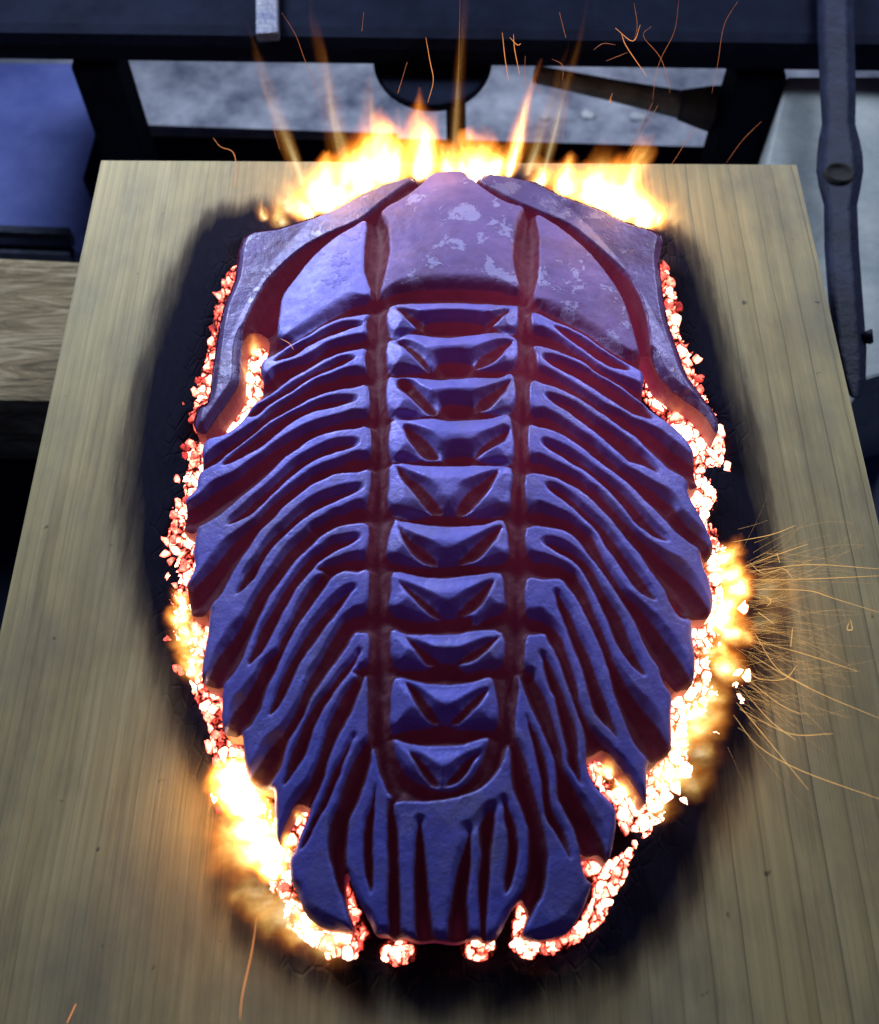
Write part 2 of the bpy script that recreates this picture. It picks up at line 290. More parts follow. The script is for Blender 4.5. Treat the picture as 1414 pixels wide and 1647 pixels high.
C0 = (at_z(720, 275, 0.014) + at_z(720, 1512, 0.014)) / 2
RA = float(at_z(1150, 860, 0.014)[0] - at_z(292, 860, 0.014)[0]) / 2
XM = float(at_z(1150, 860, 0.014)[0] + at_z(292, 860, 0.014)[0]) / 2
RB = float(at_z(720, 275, 0.014)[1] - at_z(720, 1512, 0.014)[1]) / 2
def env(x, y):
    e2 = ((x - XM) / RA) ** 2 + ((y - C0[1]) / (RB * 1.04)) ** 2
    return 0.0125 + 0.0135 * np.clip(1 - e2, 0, 1)
def lift(poly):
    a = np.array(poly); z = np.full(len(a), 0.016)
    for _ in range(12):
        q = at_z(a[:, 0], a[:, 1], z); z = env(q[:, 0], q[:, 1])
    return q
G = 0.00045
q = lift(P(OUTLINE)); lo = q.min(0) - 0.004; hi = q.max(0) + 0.004
NX, NY = int((hi[0] - lo[0]) / G) + 2, int((hi[1] - lo[1]) / G) + 2
gx = lo[0] + np.arange(NX) * G; gy = lo[1] + np.arange(NY) * G
X, Y = np.meshgrid(gx, gy)
def sdf(poly, margin=0.006):
    """signed distance on the grid, negative inside; far cells get +margin"""
    out = np.full(X.shape, margin)
    a0, a1 = poly.min(0) - margin, poly.max(0) + margin
    i0, i1 = max(0, int((a0[0] - lo[0]) / G)), min(NX, int((a1[0] - lo[0]) / G) + 2)
    j0, j1 = max(0, int((a0[1] - lo[1]) / G)), min(NY, int((a1[1] - lo[1]) / G) + 2)
    if i1 <= i0 or j1 <= j0: return out
    x, y = X[j0:j1, i0:i1], Y[j0:j1, i0:i1]
    d2 = np.full(x.shape, 1e9); ins = np.zeros(x.shape, bool)
    n = len(poly)
    for i in range(n):
        ax, ay = poly[i]; bx, by = poly[(i + 1) % n]
        ex, ey = bx - ax, by - ay; L = ex * ex + ey * ey
        if L < 1e-16: continue
        t = np.clip(((x - ax) * ex + (y - ay) * ey) / L, 0, 1)
        d2 = np.minimum(d2, (x - ax - t * ex) ** 2 + (y - ay - t * ey) ** 2)
        if ay != by:
            c = (ay > y) != (by > y)
            ins ^= c & (x < (bx - ax) * (y - ay) / (by - ay) + ax)
    d = np.sqrt(d2); out[j0:j1, i0:i1] = np.where(ins, -d, d)
    return out
def smooth_noise(scale, seed, oct=3):
    r = np.random.default_rng(seed); out = np.zeros(X.shape); amp = 1.0; tot = 0
    for o in range(oct):
        nx, ny = int((hi[0] - lo[0]) / scale) + 4, int((hi[1] - lo[1]) / scale) + 4
        g = r.random((ny, nx)) * 2 - 1
        u, v = (X - lo[0]) / scale, (Y - lo[1]) / scale
        i, j = np.minimum(u.astype(int), nx - 2), np.minimum(v.astype(int), ny - 2); fu, fv = u - i, v - j
        fu, fv = fu * fu * (3 - 2 * fu), fv * fv * (3 - 2 * fv)
        out += amp * ((g[j, i] * (1 - fu) + g[j, i + 1] * fu) * (1 - fv) + (g[j + 1, i] * (1 - fu) + g[j + 1, i + 1] * fu) * fv)
        tot += amp; amp *= 0.5; scale *= 0.5
    return out / tot
def blur(f, K, times=3):
    for _ in range(times):
        for ax_ in (0, 1):
            cs = np.cumsum(np.pad(f, [(K + 1, K) if q_ == ax_ else (0, 0) for q_ in (0, 1)], mode='edge'), axis=ax_); n_ = f.shape[ax_]
            f = (np.take(cs, range(2 * K + 1, 2 * K + 1 + n_), ax_) - np.take(cs, range(0, n_), ax_)) / (2 * K + 1)
    return f
def sstep(a, b, t):
    t = np.clip((t - a) / (b - a), 0, 1); return t * t * (3 - 2 * t)

SUB = 3
O = sdf(cat(lift(P(OUTLINE)), SUB))
O = O + 0.00012 * smooth_noise(0.003, 3)
outer = {}; raised = np.full(X.shape, 0.006); axial = np.full(X.shape, 0.006)
def add(key, out_s, *holes):
    global raised, axial
    so = sdf(cat(lift(P(out_s)), SUB)); outer[key] = so; s = so.copy()
    for h in holes:
        s = np.maximum(s, -sdf(cat(lift(P(h)), SUB)))
    raised = np.minimum(raised, s)
    return so
for k, (a, b) in RIBS.items(): add(k, a, b)
for k, v in RINGS.items(): axial = np.minimum(axial, add(k, *v))
add('GL', GLABELLA); add('CL', CHEEK_L); add('CR', CHEEK_R); add('SL', SPINE_L); add('SR', SPINE_R); add('TP', *TAIL)
raised = raised + 0.00022 * smooth_noise(0.0022, 11) + 0.00012 * smooth_noise(0.009, 12)
gapsd = np.minimum(*[sdf(cat(lift(P(g)), SUB)) for g in GAPS])
gyv, gxv = np.gradient(blur(raised, 2, 2), G)
soft = blur(sstep(0.0, 0.85, -gyv), 2, 2) * sstep(-0.0005, 0.001, np.minimum(outer['SL'], outer['SR']))                  # near-side edges rounded to shade those faces darker, the far ones stay crisp
env_xy = env(X, Y)
outd = np.maximum(raised, 0); ind = np.maximum(-raised, 0)
wid = 0.0016 + 0.0012 * soft
tail_t = sstep(0.10, 0.02, Y)
depth = (0.0046 + 0.004 * tail_t) * (1 - np.exp(-(outd / wid) ** 1.35))
depth = depth + 0.0105 * sstep(0.0002, -0.0035, gapsd) * (outd > 0)
wr = 0.0006 + 0.0046 * soft; rr = 0.0002 + 0.0031 * soft
rnd = rr * (1 - np.minimum(ind / wr, 1)) ** 2
Z = env_xy - depth - np.where(raised < 0, rnd, rr)
# axial rings bulge and tilt: the far lip of each ring stands proud
ax_in = np.maximum(-axial, 0)
Z += 0.0016 * sstep(0, 0.006, ax_in)
# head lobes swell
for k, a in (('GL', 0.0018), ('CL', 0.0016), ('CR', 0.0016)):
    sw = blur(a * np.clip(np.maximum(-outer[k], 0) / 0.013, 0, 1), 9, 3)
    Z += sw * sstep(0.001, -0.001, outer[k])
Z += 0.00025 * smooth_noise(0.012, 21) + 0.00008 * smooth_noise(0.003, 22)
Z -= 0.0011 * (1 - np.minimum(np.maximum(-O, 0) / 0.0016, 1)) ** 2
Z -= 0.0030 * (1 - np.minimum(np.maximum(-O, 0) / 0.0028, 1)) * sstep(0.0005, -0.0005, np.minimum(outer['SL'], outer['SR']))
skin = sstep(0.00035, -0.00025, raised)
HEADY = float(at_z(720, 480, 0.02)[1]); TAILY = float(at_z(720, 1400, 0.02)[1])
yy = np.clip((Y - TAILY) / (HEADY - TAILY), 0, 1.1)
heat = 0.010 + 0.056 * yy ** 1.1
heat = heat * (1 + 0.9 * np.exp(-(((X - 0.055) / 0.045) ** 2 + ((Y - 0.21) / 0.06) ** 2)))
heat += 0.012 * sstep(0.0, -0.003, gapsd)
heat += 0.015 * sstep(0.010, 0.0, -O) * sstep(0.0006, 0.003, outd)

STRIPS = ["597,352 620,362 627,400 620,438 612,474 628,500 626,780 630,1000 632,1170 645,1230 660,1258 640,1284 600,1205 592,1180 592,1000 592,760 596,620 592,500 596,476 586,438 586,398",
          "866,345 868,380 866,445 860,481 858,520 856,660 850,760 848,900 848,1070 832,1090 830,1190 805,1235 790,1245 770,1240 785,1200 798,1160 806,1060 812,980 816,880 820,800 826,700 828,600 833,520 834,468 826,419 827,387 838,345"]
bare = sstep(0.0012, -0.0008, np.minimum(*[sdf(cat(lift(P(g)), SUB)) for g in STRIPS]))
# --- cut the height field into parts
inside = O <= 0
cell = (inside[:-1, :-1] | inside[1:, :-1] | inside[:-1, 1:] | inside[1:, 1:])
ogy, ogx = np.gradient(O, G); on = np.sqrt(ogx ** 2 + ogy ** 2) + 1e-9
shift = np.where(inside, 0, O)
PX = X - shift * ogx / on; PY = Y - shift * ogy / on
keys = list(outer); stackd = np.stack([outer[k] for k in keys])
cd = 0.25 * (stackd[:, :-1, :-1] + stackd[:, 1:, :-1] + stackd[:, :-1, 1:] + stackd[:, 1:, 1:])
lab = cd.argmin(0); lab = np.where(cd.min(0) < 0.0002, lab, -1)
VID = np.arange(X.size).reshape(X.shape)
base_z = -0.0035
blue_a, blue_b = (0.130, 0.145, 0.62), (0.215, 0.205, 0.72)
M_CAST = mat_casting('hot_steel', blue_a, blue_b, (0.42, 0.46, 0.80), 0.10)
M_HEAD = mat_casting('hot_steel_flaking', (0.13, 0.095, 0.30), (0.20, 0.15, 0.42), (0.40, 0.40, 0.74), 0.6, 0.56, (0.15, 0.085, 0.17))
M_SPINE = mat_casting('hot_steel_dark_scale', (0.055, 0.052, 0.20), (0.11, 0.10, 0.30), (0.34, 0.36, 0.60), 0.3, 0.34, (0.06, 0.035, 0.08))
M_CHEEK_LIT = mat_casting('hot_steel_lit_skin', (0.19, 0.20, 0.70), (0.25, 0.25, 0.78), (0.15, 0.17, 0.66), 0.6, 0.52, (0.20, 0.22, 0.66))  # paler left cheek: stronger light on that side put into its colour
casting = empty('trilobite_casting', (0, 0, 0))
tag(casting, 'red hot steel trilobite with ribbed blue grey shell burning into the board', 'metal casting')
# rim edges of the kept cells
jj, ii = np.nonzero(cell)
quads = np.stack([VID[jj, ii], VID[jj, ii + 1], VID[jj + 1, ii + 1], VID[jj + 1, ii]], 1)
qlab = lab[jj, ii]
edges = np.concatenate([quads[:, [0, 1]], quads[:, [1, 2]], quads[:, [2, 3]], quads[:, [3, 0]]]); elab = np.tile(qlab, 4)
ekey = np.sort(edges, 1); ek = ekey[:, 0].astype(np.int64) * X.size + ekey[:, 1]
_, inv, cnt = np.unique(ek, return_inverse=True, return_counts=True)
rim = cnt[inv] == 1; rim_e, rim_l = edges[rim], elab[rim]
fx, fy, fz = PX.ravel(), PY.ravel(), Z.ravel(); fs, fh, fb_ = skin.ravel(), heat.ravel(), bare.ravel()
NAMES = {'GL': 'head_lobe', 'CL': 'cheek_lobe', 'CR': 'cheek_lobe', 'SL': 'cheek_spine', 'SR': 'cheek_spine', 'TP': 'tail_plate'}
def build_part(l):
    k = 'body' if l < 0 else keys[l]
    name = NAMES.get(k, 'body' if l < 0 else ('middle_ring' if k[0] == 'A' else 'side_rib'))
    mat = M_CHEEK_LIT if k == 'CL' else M_HEAD if k in ('GL', 'CR') else M_SPINE if k in ('SL', 'SR') else M_CAST
    f = quads[qlab == l]
    if not len(f): return
    ids, loc = np.unique(f, return_inverse=True); f = loc.reshape(-1, 4); n0 = len(ids)
    co = np.stack([fx[ids], fy[ids], fz[ids]], 1)
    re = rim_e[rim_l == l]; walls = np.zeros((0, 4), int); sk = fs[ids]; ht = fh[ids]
    if len(re):
        rid, rloc = np.unique(re, return_inverse=True); rl = rloc.reshape(-1, 2); m = len(rid)
        levels = [1.0, 0.72, 0.45, 0.2, 0.0]
        pieces = []; r = np.random.default_rng(abs(l) + 5)
        for li, t in enumerate(levels):
            zz = base_z + (fz[rid] - base_z) * t
            jx = 0.0
            pieces.append(np.stack([fx[rid] + r.normal(0, 1, m) * jx, fy[rid] + r.normal(0, 1, m) * jx, zz], 1))
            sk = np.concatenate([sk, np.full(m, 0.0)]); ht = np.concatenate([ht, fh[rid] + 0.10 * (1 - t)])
        co = np.concatenate([co] + pieces)
        w = []
        for li in range(len(levels) - 1):
            a, b = n0 + li * m, n0 + (li + 1) * m
            w.append(np.stack([rl[:, 1] + a, rl[:, 0] + a, rl[:, 0] + b, rl[:, 1] + b], 1))
        walls = np.concatenate(w)
    allf = np.concatenate([f, walls])
    me = bpy.data.meshes.new(name)
    me.vertices.add(len(co)); me.vertices.foreach_set('co', co.ravel())
    me.loops.add(allf.size); me.loops.foreach_set('vertex_index', allf.ravel())
    me.polygons.add(len(allf)); me.polygons.foreach_set('loop_start', np.arange(0, allf.size, 4))
    me.polygons.foreach_set('loop_total', np.full(len(allf), 4))
    me.polygons.foreach_set('use_smooth', np.ones(len(allf), bool))
    me.update(calc_edges=True); me.validate()
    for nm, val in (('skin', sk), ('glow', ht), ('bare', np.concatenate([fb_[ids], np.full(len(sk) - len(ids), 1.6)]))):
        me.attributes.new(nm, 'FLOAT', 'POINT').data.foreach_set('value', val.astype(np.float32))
    me.materials.append(mat)
    o = bpy.data.objects.new(name, me); COL.objects.link(o); o.parent = casting
    if l < 0: o['label'] = 'dull red cut grooves between the raised ribs'
for l in range(-1, len(keys)): build_part(l)

# ------------------------------------------------------------------ the board
TL, TR = p3(163, 258, 0), p3(1281, 265, 0); BL, BR = p3(-136, 1652, 0), p3(1602, 1668, 0)
SCORCH = "395,335 345,350 300,410 262,500 232,610 215,720 208,830 222,930 245,1010 268,1090 300,1180 335,1250 350,1330 360,1420 395,1500 470,1548 580,1575 700,1592 830,1588 950,1565 1040,1520 1095,1440 1140,1340 1185,1240 1220,1140 1240,1040 1240,930 1228,820 1212,720 1180,610 1150,510 1118,420 1080,372 1000,330 860,280 700,262 560,290 470,330"
def poly_sd_pts(poly, x, y):
    d2 = np.full(x.shape, 1e9); ins = np.zeros(x.shape, bool); n = len(poly)
    for i in range(n):
        ax, ay = poly[i]; bx, by = poly[(i + 1) % n]; ex, ey = bx - ax, by - ay; L = ex * ex + ey * ey + 1e-18
        t = np.clip(((x - ax) * ex + (y - ay) * ey) / L, 0, 1)
        d2 = np.minimum(d2, (x - ax - t * ex) ** 2 + (y - ay - t * ey) ** 2)
        if ay != by:
            ins ^= ((ay > y) != (by > y)) & (x < (bx - ax) * (y - ay) / (by - ay) + ax)
    d = np.sqrt(d2); return np.where(ins, -d, d)
BN = 300
u, v = np.meshgrid(np.linspace(0, 1, BN), np.linspace(0, 1, BN))
bx = (BL.x * (1 - u) + BR.x * u) * (1 - v) + (TL.x * (1 - u) + TR.x * u) * v
by = (BL.y * (1 - u) + BR.y * u) * (1 - v) + (TL.y * (1 - u) + TR.y * u) * v
sp = np.array(P(SCORCH)); scp = at_z(sp[:, 0], sp[:, 1], 0.0)
ssd = poly_sd_pts(cat(scp, 2), bx, by)
osd = poly_sd_pts(cat(lift(P(OUTLINE)), 1), bx, by)
scorch = np.clip(0.55 - ssd / 0.017, 0, 1)
recess = np.clip(1 - osd / 0.010, 0, 1); recess = recess * recess * (3 - 2 * recess)
bz = -0.0042 * recess
bv = np.stack([bx.ravel(), by.ravel(), bz.ravel()], 1); nb = len(bv)
bid = np.arange(nb).reshape(BN, BN)
bf = np.stack([bid[:-1, :-1].ravel(), bid[:-1, 1:].ravel(), bid[1:, 1:].ravel(), bid[1:, :-1].ravel()], 1).tolist()
ring = np.concatenate([bid[0, :-1], bid[:-1, -1], bid[-1, :0:-1], bid[:0:-1, 0]])
low = bv[ring].copy(); low[:, 2] = -0.028
m = len(ring); bv = np.concatenate([bv, low])
bf += [[int(ring[i]), nb + i, nb + (i + 1) % m, int(ring[(i + 1) % m])] for i in range(m)]
bf.append([nb + i for i in range(m)][::-1])

t = NT('scorched_pine'); co = t.coord()
X3 = t.xyz(co)
wob = t.noise(t.scale(co, (8, 3, 1)), 3.0, 2, 0.5)
ux = t.math('ADD', X3[0], t.math('MULTIPLY', t.math('SUBTRACT', wob, 0.5), 0.0025))
comb = t.node('ShaderNodeCombineXYZ'); t.put(comb.inputs[0], ux); t.put(comb.inputs[1], X3[1])
gv = comb.outputs[0]
fine = t.noise(t.scale(gv, (900, 14, 1)), 1.0, 3, 0.6)
mid = t.noise(t.scale(gv, (160, 4, 1)), 1.0, 4, 0.6)
broad = t.noise(t.scale(gv, (22, 6, 1)), 1.0, 4, 0.6)
def bands(period, phase):
    w = t.math('FRACT', t.math('ADD', t.math('DIVIDE', t.math('ADD', ux, t.math('MULTIPLY', broad, 0.004)), period), phase))
    return w
saw = bands(0.0092, 0.3)
line = t.math('MULTIPLY', t.math('POWER', saw, 16.0), t.mapr(mid, 0.3, 0.6, 0.35, 1.0))
saw2 = bands(0.0031, 0.1); line2 = t.math('POWER', saw2, 4.0)
rightm = t.mapr(X3[0], -0.02, 0.09, 0.10, 1.0)
leftm = t.mapr(X3[0], -0.12, 0.03, 1.0, 0.15)
woodc = t.mix(t.mapr(mid, 0.3, 0.7, 0, 1), (0.360, 0.275, 0.120), (0.505, 0.400, 0.205))
woodc = t.mix(t.math('MULTIPLY', t.mapr(broad, 0.35, 0.7, 0, 1), 0.5), woodc, (0.36, 0.35, 0.21))
woodc = t.mix(t.math('MULTIPLY', t.mapr(fine, 0.40, 0.72, 0, 1), 0.35), woodc, (0.20, 0.16, 0.095))
woodc = t.mix(t.math('MULTIPLY', t.math('MULTIPLY', line, rightm), 0.75), woodc, (0.11, 0.085, 0.045))
woodc = t.mix(t.math('MULTIPLY', t.math('MULTIPLY', line2, leftm), 0.40), woodc, (0.17, 0.135, 0.075))
dirt = t.noise(t.scale(co, (24, 13, 1)), 1.0, 5, 0.62)
woodc = t.mix(t.math('MULTIPLY', t.mapr(dirt, 0.44, 0.72, 0, 1), 0.75), woodc, (0.145, 0.135, 0.11))
spk = t.noise(t.scale(co, (170, 150, 1)), 1.0, 2, 0.5)
woodc = t.mix(t.math('MULTIPLY', t.mapr(spk, 0.73, 0.78, 0, 1), 0.8), woodc, (0.05, 0.045, 0.035))
sc = t.attr('scorch')
sn = t.math('ADD', sc, t.math('MULTIPLY', t.math('SUBTRACT', t.noise(t.scale(gv, (110, 12, 1)), 1.0, 5, 0.68), 0.5), 0.95))
brown = t.mapr(sn, 0.0, 0.5, 0, 1); black = t.mapr(sn, 0.25, 0.80, 0, 1)
charn = t.noise(t.scale(co, (420, 160, 1)), 1.0, 3, 0.6)
charc = t.mix(charn, (0.004, 0.004, 0.012), (0.013, 0.012, 0.030))
colr = t.mix(t.math('MULTIPLY', brown, 0.85), woodc, (0.075, 0.050, 0.030))
colr = t.mix(black, colr, charc)
vor = t.node('ShaderNodeTexVoronoi', feature='DISTANCE_TO_EDGE'); t.put(vor.inputs['Vector'], t.scale(co, (230, 130, 1))); vor.inputs['Scale'].default_value = 1.0
crack = t.mapr(vor.outputs['Distance'], 0.0, 0.10, 0, 1)
hh = t.math('ADD', t.math('MULTIPLY', fine, 0.30), t.math('ADD', t.math('MULTIPLY', mid, 0.35), t.math('MULTIPLY', t.math('MULTIPLY', line, rightm), -0.45)))
nrm = t.bump(hh, 0.0007, 0.7)
nrm = t.bump(t.math('MULTIPLY', crack, t.attr('deepchar')), 0.0012, 0.6, nrm)
M_BOARD = t.set(Base_Color=colr, Roughness=t.mapr(black, 0, 1, 0.62, 0.85), Normal=nrm)
t.put(t.bsdf.inputs['Specular IOR Level'], t.mapr(black, 0, 1, 0.3, 0.06))
board = mesh_obj('wooden_board', bv, bf, M_BOARD)
for nm, val in (('scorch', scorch), ('deepchar', np.clip(1 - osd / 0.016, 0, 1))):
    a = np.zeros(len(bv), np.float32); a[:nb] = val.ravel(); board.data.attributes.new(nm, 'FLOAT', 'POINT').data.foreach_set('value', a)
tag(board, 'pale pine board scorched black around the hot trilobite', 'board')

# ------------------------------------------------------------------ embers: glowing checks of charcoal along the burn
t = NT('ember'); hv = t.attr('glow'); en = t.noise(t.coord(), 420, 4, 0.62)
hx = t.math('MULTIPLY', hv, t.mapr(en, 0.32, 0.66, 0.68, 1.32))
ecol = t.ramp(hx, [(0.0, (0.0, 0.0, 0.0)), (0.16, (0.045, 0.004, 0.004)), (0.34, (0.62, 0.04, 0.030)), (0.55, (1.0, 0.15, 0.10)), (0.75, (1.0, 0.33, 0.20)), (1.0, (1.0, 0.46, 0.28))])
est = t.ramp(hx, [(0.0, 0.0), (0.5, 0.28), (0.75, 0.5), (1.0, 1.0)])
M_EMBER = t.set(Base_Color=(0.014, 0.012, 0.014), Roughness=0.9, Emission_Color=ecol, Emission_Strength=t.math('MULTIPLY', est, 9.0))
def clip_poly(poly, mx, my, nx, ny):
    out = []
    for i in range(len(poly)):
        a, b = poly[i], poly[(i + 1) % len(poly)]
        da, db = (a[0] - mx) * nx + (a[1] - my) * ny, (b[0] - mx) * nx + (b[1] - my) * ny
        if da <= 0: out.append(a)
        if da * db < 0:
            s = da / (da - db); out.append((a[0] + (b[0] - a[0]) * s, a[1] + (b[1] - a[1]) * s))
    return out
def ember(poly, z0, hgt, heat_c, crumble=0.16):
    c = np.mean(poly, 0); n = 10
    # resample to ten points round the cell
    pts = np.array(poly); seg = np.roll(pts, -1, 0) - pts; L = np.hypot(seg[:, 0], seg[:, 1]); cum = np.concatenate([[0], np.cumsum(L)])
    rs = []
    for k in range(n):
        s = (k + random.uniform(-.25, .25)) / n * cum[-1] % cum[-1]; i = np.searchsorted(cum, s, 'right') - 1; i = min(i, len(pts) - 1)
        rs.append(pts[i] + seg[i] * (s - cum[i]) / max(L[i], 1e-9))
    rs = np.array(rs); rs = c + (rs - c) * (1 - crumble * rng.random((n, 1)))
    V = []; H = []
    for sc_, zz, hh_ in ((1.03, z0 - 0.002, 0.10), (1.0, z0 + hgt * 0.7, 0.42), (0.88, z0 + hgt * 0.95, 0.84), (0.5, z0 + hgt * 1.02, 1.0)):
        for k in range(n):
            q = c + (rs[k] - c) * sc_; w = at_z(q[0], q[1], 0.0)
            V.append((w[0], w[1], zz + random.gauss(0, hgt * 0.05))); H.append(hh_ * heat_c * random.uniform(0.9, 1.05))
    w = at_z(c[0], c[1], 0.0); V.append((w[0], w[1], z0 + hgt * 1.08)); H.append(heat_c)
    F = [[r * n + k, r * n + (k + 1) % n, (r + 1) * n + (k + 1) % n, (r + 1) * n + k] for r in range(3) for k in range(n)]
    F += [[3 * n + k, 3 * n + (k + 1) % n, 4 * n] for k in range(n)]
    return V, F, H
BEDS = [  # polygon, cell width, cell height, heat, spread, share kept
 ("378,418 390,430 372,480 362,540 356,600 350,640 325,690 302,676 288,664 300,632 314,598 332,540 334,478 352,440", 14, 17, .46, .20, .85),
 ("336,706 332,745 320,790 305,835 320,850 318,920 306,985 280,985 256,958 262,905 258,862 276,800 284,745 296,712", 16, 18, .66, .25, .88),
 ("275,700 255,712 262,700", 10, 8, .8, .1, 1),
 ("262,985 335,985 340,1060 345,1105 368,1120 368,1185 402,1205 402,1262 440,1280 448,1360 478,1430 440,1452 396,1390 345,1300 336,1210 308,1120 272,1050", 20, 22, .62, .25, .8),
 ("426,532 432,560 424,605 412,645 388,678 352,692 346,682 372,645 388,600 398,560", 19, 26, .98, .1, .95),
 ("470,1440 505,1490 565,1502 582,1520 568,1556 545,1545 500,1525 450,1480", 17, 15, .85, .25, .55),
 ("612,1522 640,1512 664,1520 662,1548 640,1560 618,1548", 13, 12, .78, .25, .75),
 ("748,1515 790,1512 795,1530 775,1548 752,1540", 14, 13, .92, .15, .85),
 ("826,1508 868,1512 864,1534 850,1545 828,1530", 15, 13, .95, .1, .9),
 ("872,1518 920,1500 945,1488 942,1506 905,1526 876,1534", 14, 10, .66, .12, 1),
 ("934,1378 985,1386 1040,1322 1058,1336 1030,1392 1004,1440 988,1484 935,1508 918,1500 948,1462 958,1424", 23, 23, .95, .12, .82),
 ("944,1220 972,1206 1030,1275 1062,1308 1036,1342 1004,1334 992,1300 962,1262", 17, 22, .92, .2, .85),
 ("1140,896 1166,872 1198,930 1222,1000 1216,1062 1196,1108 1186,1160 1150,1192 1122,1250 1100,1310 1060,1332 1030,1310 1032,1230 1072,1205 1072,1110 1106,1100 1104,1000 1138,988", 24, 22, 1.02, .12, 1),
 ("1062,420 1078,424 1096,470 1116,530 1132,580 1150,640 1166,664 1150,672 1108,612 1086,570 1066,504", 16, 22, .76, .22, .95),
 ("1070,664 1100,660 1164,688 1172,740 1166,800 1172,850 1182,892 1140,905 1128,850 1104,800 1098,775 1118,765 1108,722 1088,690", 18, 26, .95, .14, .82),
 ("474,1296 498,1300 486,1350 474,1384 448,1380 456,1345", 17, 24, .95, .1, 1),
 ("838,1448 850,1466 846,1500 862,1520 830,1524 826,1500", 14, 18, .95, .1, .9),
 ("556,1416 568,1450 582,1484 590,1506 570,1506 558,1470", 12, 20, .62, .12, .9),
 ("1060,1074 1094,1106 1084,1116 1066,1096", 13, 16, .85, .1, 1),
 ("1074,950 1110,990 1098,994 1080,974", 14, 18, .98, .05, 1),
 ("1026,566 1044,580 1072,632 1086,656 1070,664 1046,640 1030,604", 26, 40, 1.0, .05, 1),
]
cells_all = []; OUTP = cat(lift(P(OUTLINE)), 1)
for poly_s, cw, ch, hm, hv_, keep in BEDS:
    poly = P(poly_s); A = np.array(poly); pts = []; sz_ = random.choice((0.8, 0.95)); cw *= 0.92; ch *= 1.12
    x0, y0 = A.min(0); x1, y1 = A.max(0); row = 0; yv = y0 - ch
    while yv < y1 + ch:
        xv = x0 - cw + (row % 2) * cw * 0.5
        while xv < x1 + cw:
            pts.append((xv + random.uniform(-.38, .38) * cw, yv + random.uniform(-.38, .38) * ch)); xv += cw
            if random.random() < .22: pts.append((xv + random.uniform(-.5, .5) * cw, yv + random.uniform(-.5, .5) * ch))
        yv += ch; row += 1
    for i, p in enumerate(pts):
        cellp = [(p[0] - cw * 1.3, p[1] - ch * 1.3), (p[0] + cw * 1.3, p[1] - ch * 1.3), (p[0] + cw * 1.3, p[1] + ch * 1.3), (p[0] - cw * 1.3, p[1] + ch * 1.3)]
        for j, r in enumerate(pts):
            if i != j and abs(r[0] - p[0]) < 2.7 * cw and abs(r[1] - p[1]) < 2.7 * ch:
                cellp = clip_poly(cellp, (p[0] + r[0]) / 2, (p[1] + r[1]) / 2, r[0] - p[0], r[1] - p[1])
                if len(cellp) < 3: break
        if len(cellp) < 3: continue
        cc = np.mean(cellp, 0)
        if poly_sd_pts(np.array(poly), np.array([cc[0]]), np.array([cc[1]]))[0] > 0: continue
        if random.random() > keep ** .5: continue
        wq = at_z(cc[0], cc[1], 0.0)
        if poly_sd_pts(OUTP, np.array([wq[0]]), np.array([wq[1]]))[0] < -0.0012: continue
        h_ = min(1.05, max(0.2, random.gauss(hm, hv_)))
        crack = random.uniform(0.90, 0.99)
        cellp = [tuple(cc + (np.array(q_) - cc) * crack) for q_ in cellp]
        w0 = max(q_[0] for q_ in cellp) - min(q_[0] for q_ in cellp); h0 = max(q_[1] for q_ in cellp) - min(q_[1] for q_ in cellp)
        cells_all.append((w0 * h0, ember(cellp, -0.0035, random.uniform(0.0014, 0.0040), h_)))

cells_all.sort(key=lambda c: -c[0])
def glow_mesh(name, V, F, H):
    o = mesh_obj(name, V, F, M_EMBER, board, True)
    o.data.attributes.new('glow', 'FLOAT', 'POINT').data.foreach_set('value', np.array(H, np.float32)); return o
for _, (V, F, H) in cells_all[:280]: glow_mesh('ember', V, F, H)
BV, BF, BH = [], [], []
for _, (V, F, H) in cells_all[280:]:
    b0 = len(BV); BV += V; BH += H; BF += [[q_ + b0 for q_ in f_] for f_ in F]
n_emb = len(cells_all)
if BV: glow_mesh('ember_crumbs', BV, BF, BH)['kind'] = 'stuff'
# glowing char under and between the checks, one lumpy sheet for each bed
t = NT('glowing_char'); gl = t.attr('glow'); gc = t.vmath('ADD', t.scale(t.coord(), (1.25, 0.9, 1)), t.vmath('MULTIPLY', t.vmath('SUBTRACT', t.noise(t.coord(), 260, 3, 0.6, 1), (0.5, 0.5, 0.5)), (0.004, 0.004, 0.0)))
vo = t.node('ShaderNodeTexVoronoi', feature='DISTANCE_TO_EDGE'); t.put(vo.inputs['Vector'], gc); vo.inputs['Scale'].default_value = 215
vr = t.node('ShaderNodeTexVoronoi'); t.put(vr.inputs['Vector'], gc); vr.inputs['Scale'].default_value = 215
gn = t.noise(t.coord(), 330, 4, 0.62)
gx_ = t.math('MULTIPLY', gl, t.math('MULTIPLY', t.mapr(gn, 0.34, 0.62, 0.30, 1.20), t.math('MULTIPLY', t.mapr(vo.outputs['Distance'], 0.0, 0.12, 0.22, 1.15), t.mapr(t.xyz(vr.outputs['Color'])[0], 0, 1, 0.55, 1.30))))
gcol = t.ramp(gx_, [(0.0, (0, 0, 0)), (0.2, (0.10, 0.006, 0.004)), (0.45, (0.75, 0.07, 0.045)), (0.65, (1.0, 0.24, 0.15)), (1.0, (1.0, 0.45, 0.30))])
M_GLOW = t.set(Base_Color=(0.012, 0.010, 0.012), Roughness=0.95, Specular_IOR_Level=0.1, Emission_Color=gcol, Emission_Strength=t.mapr(gx_, 0.15, 0.85, 0.35, 8.0), Normal=t.bump(gn, 0.001, 0.7))
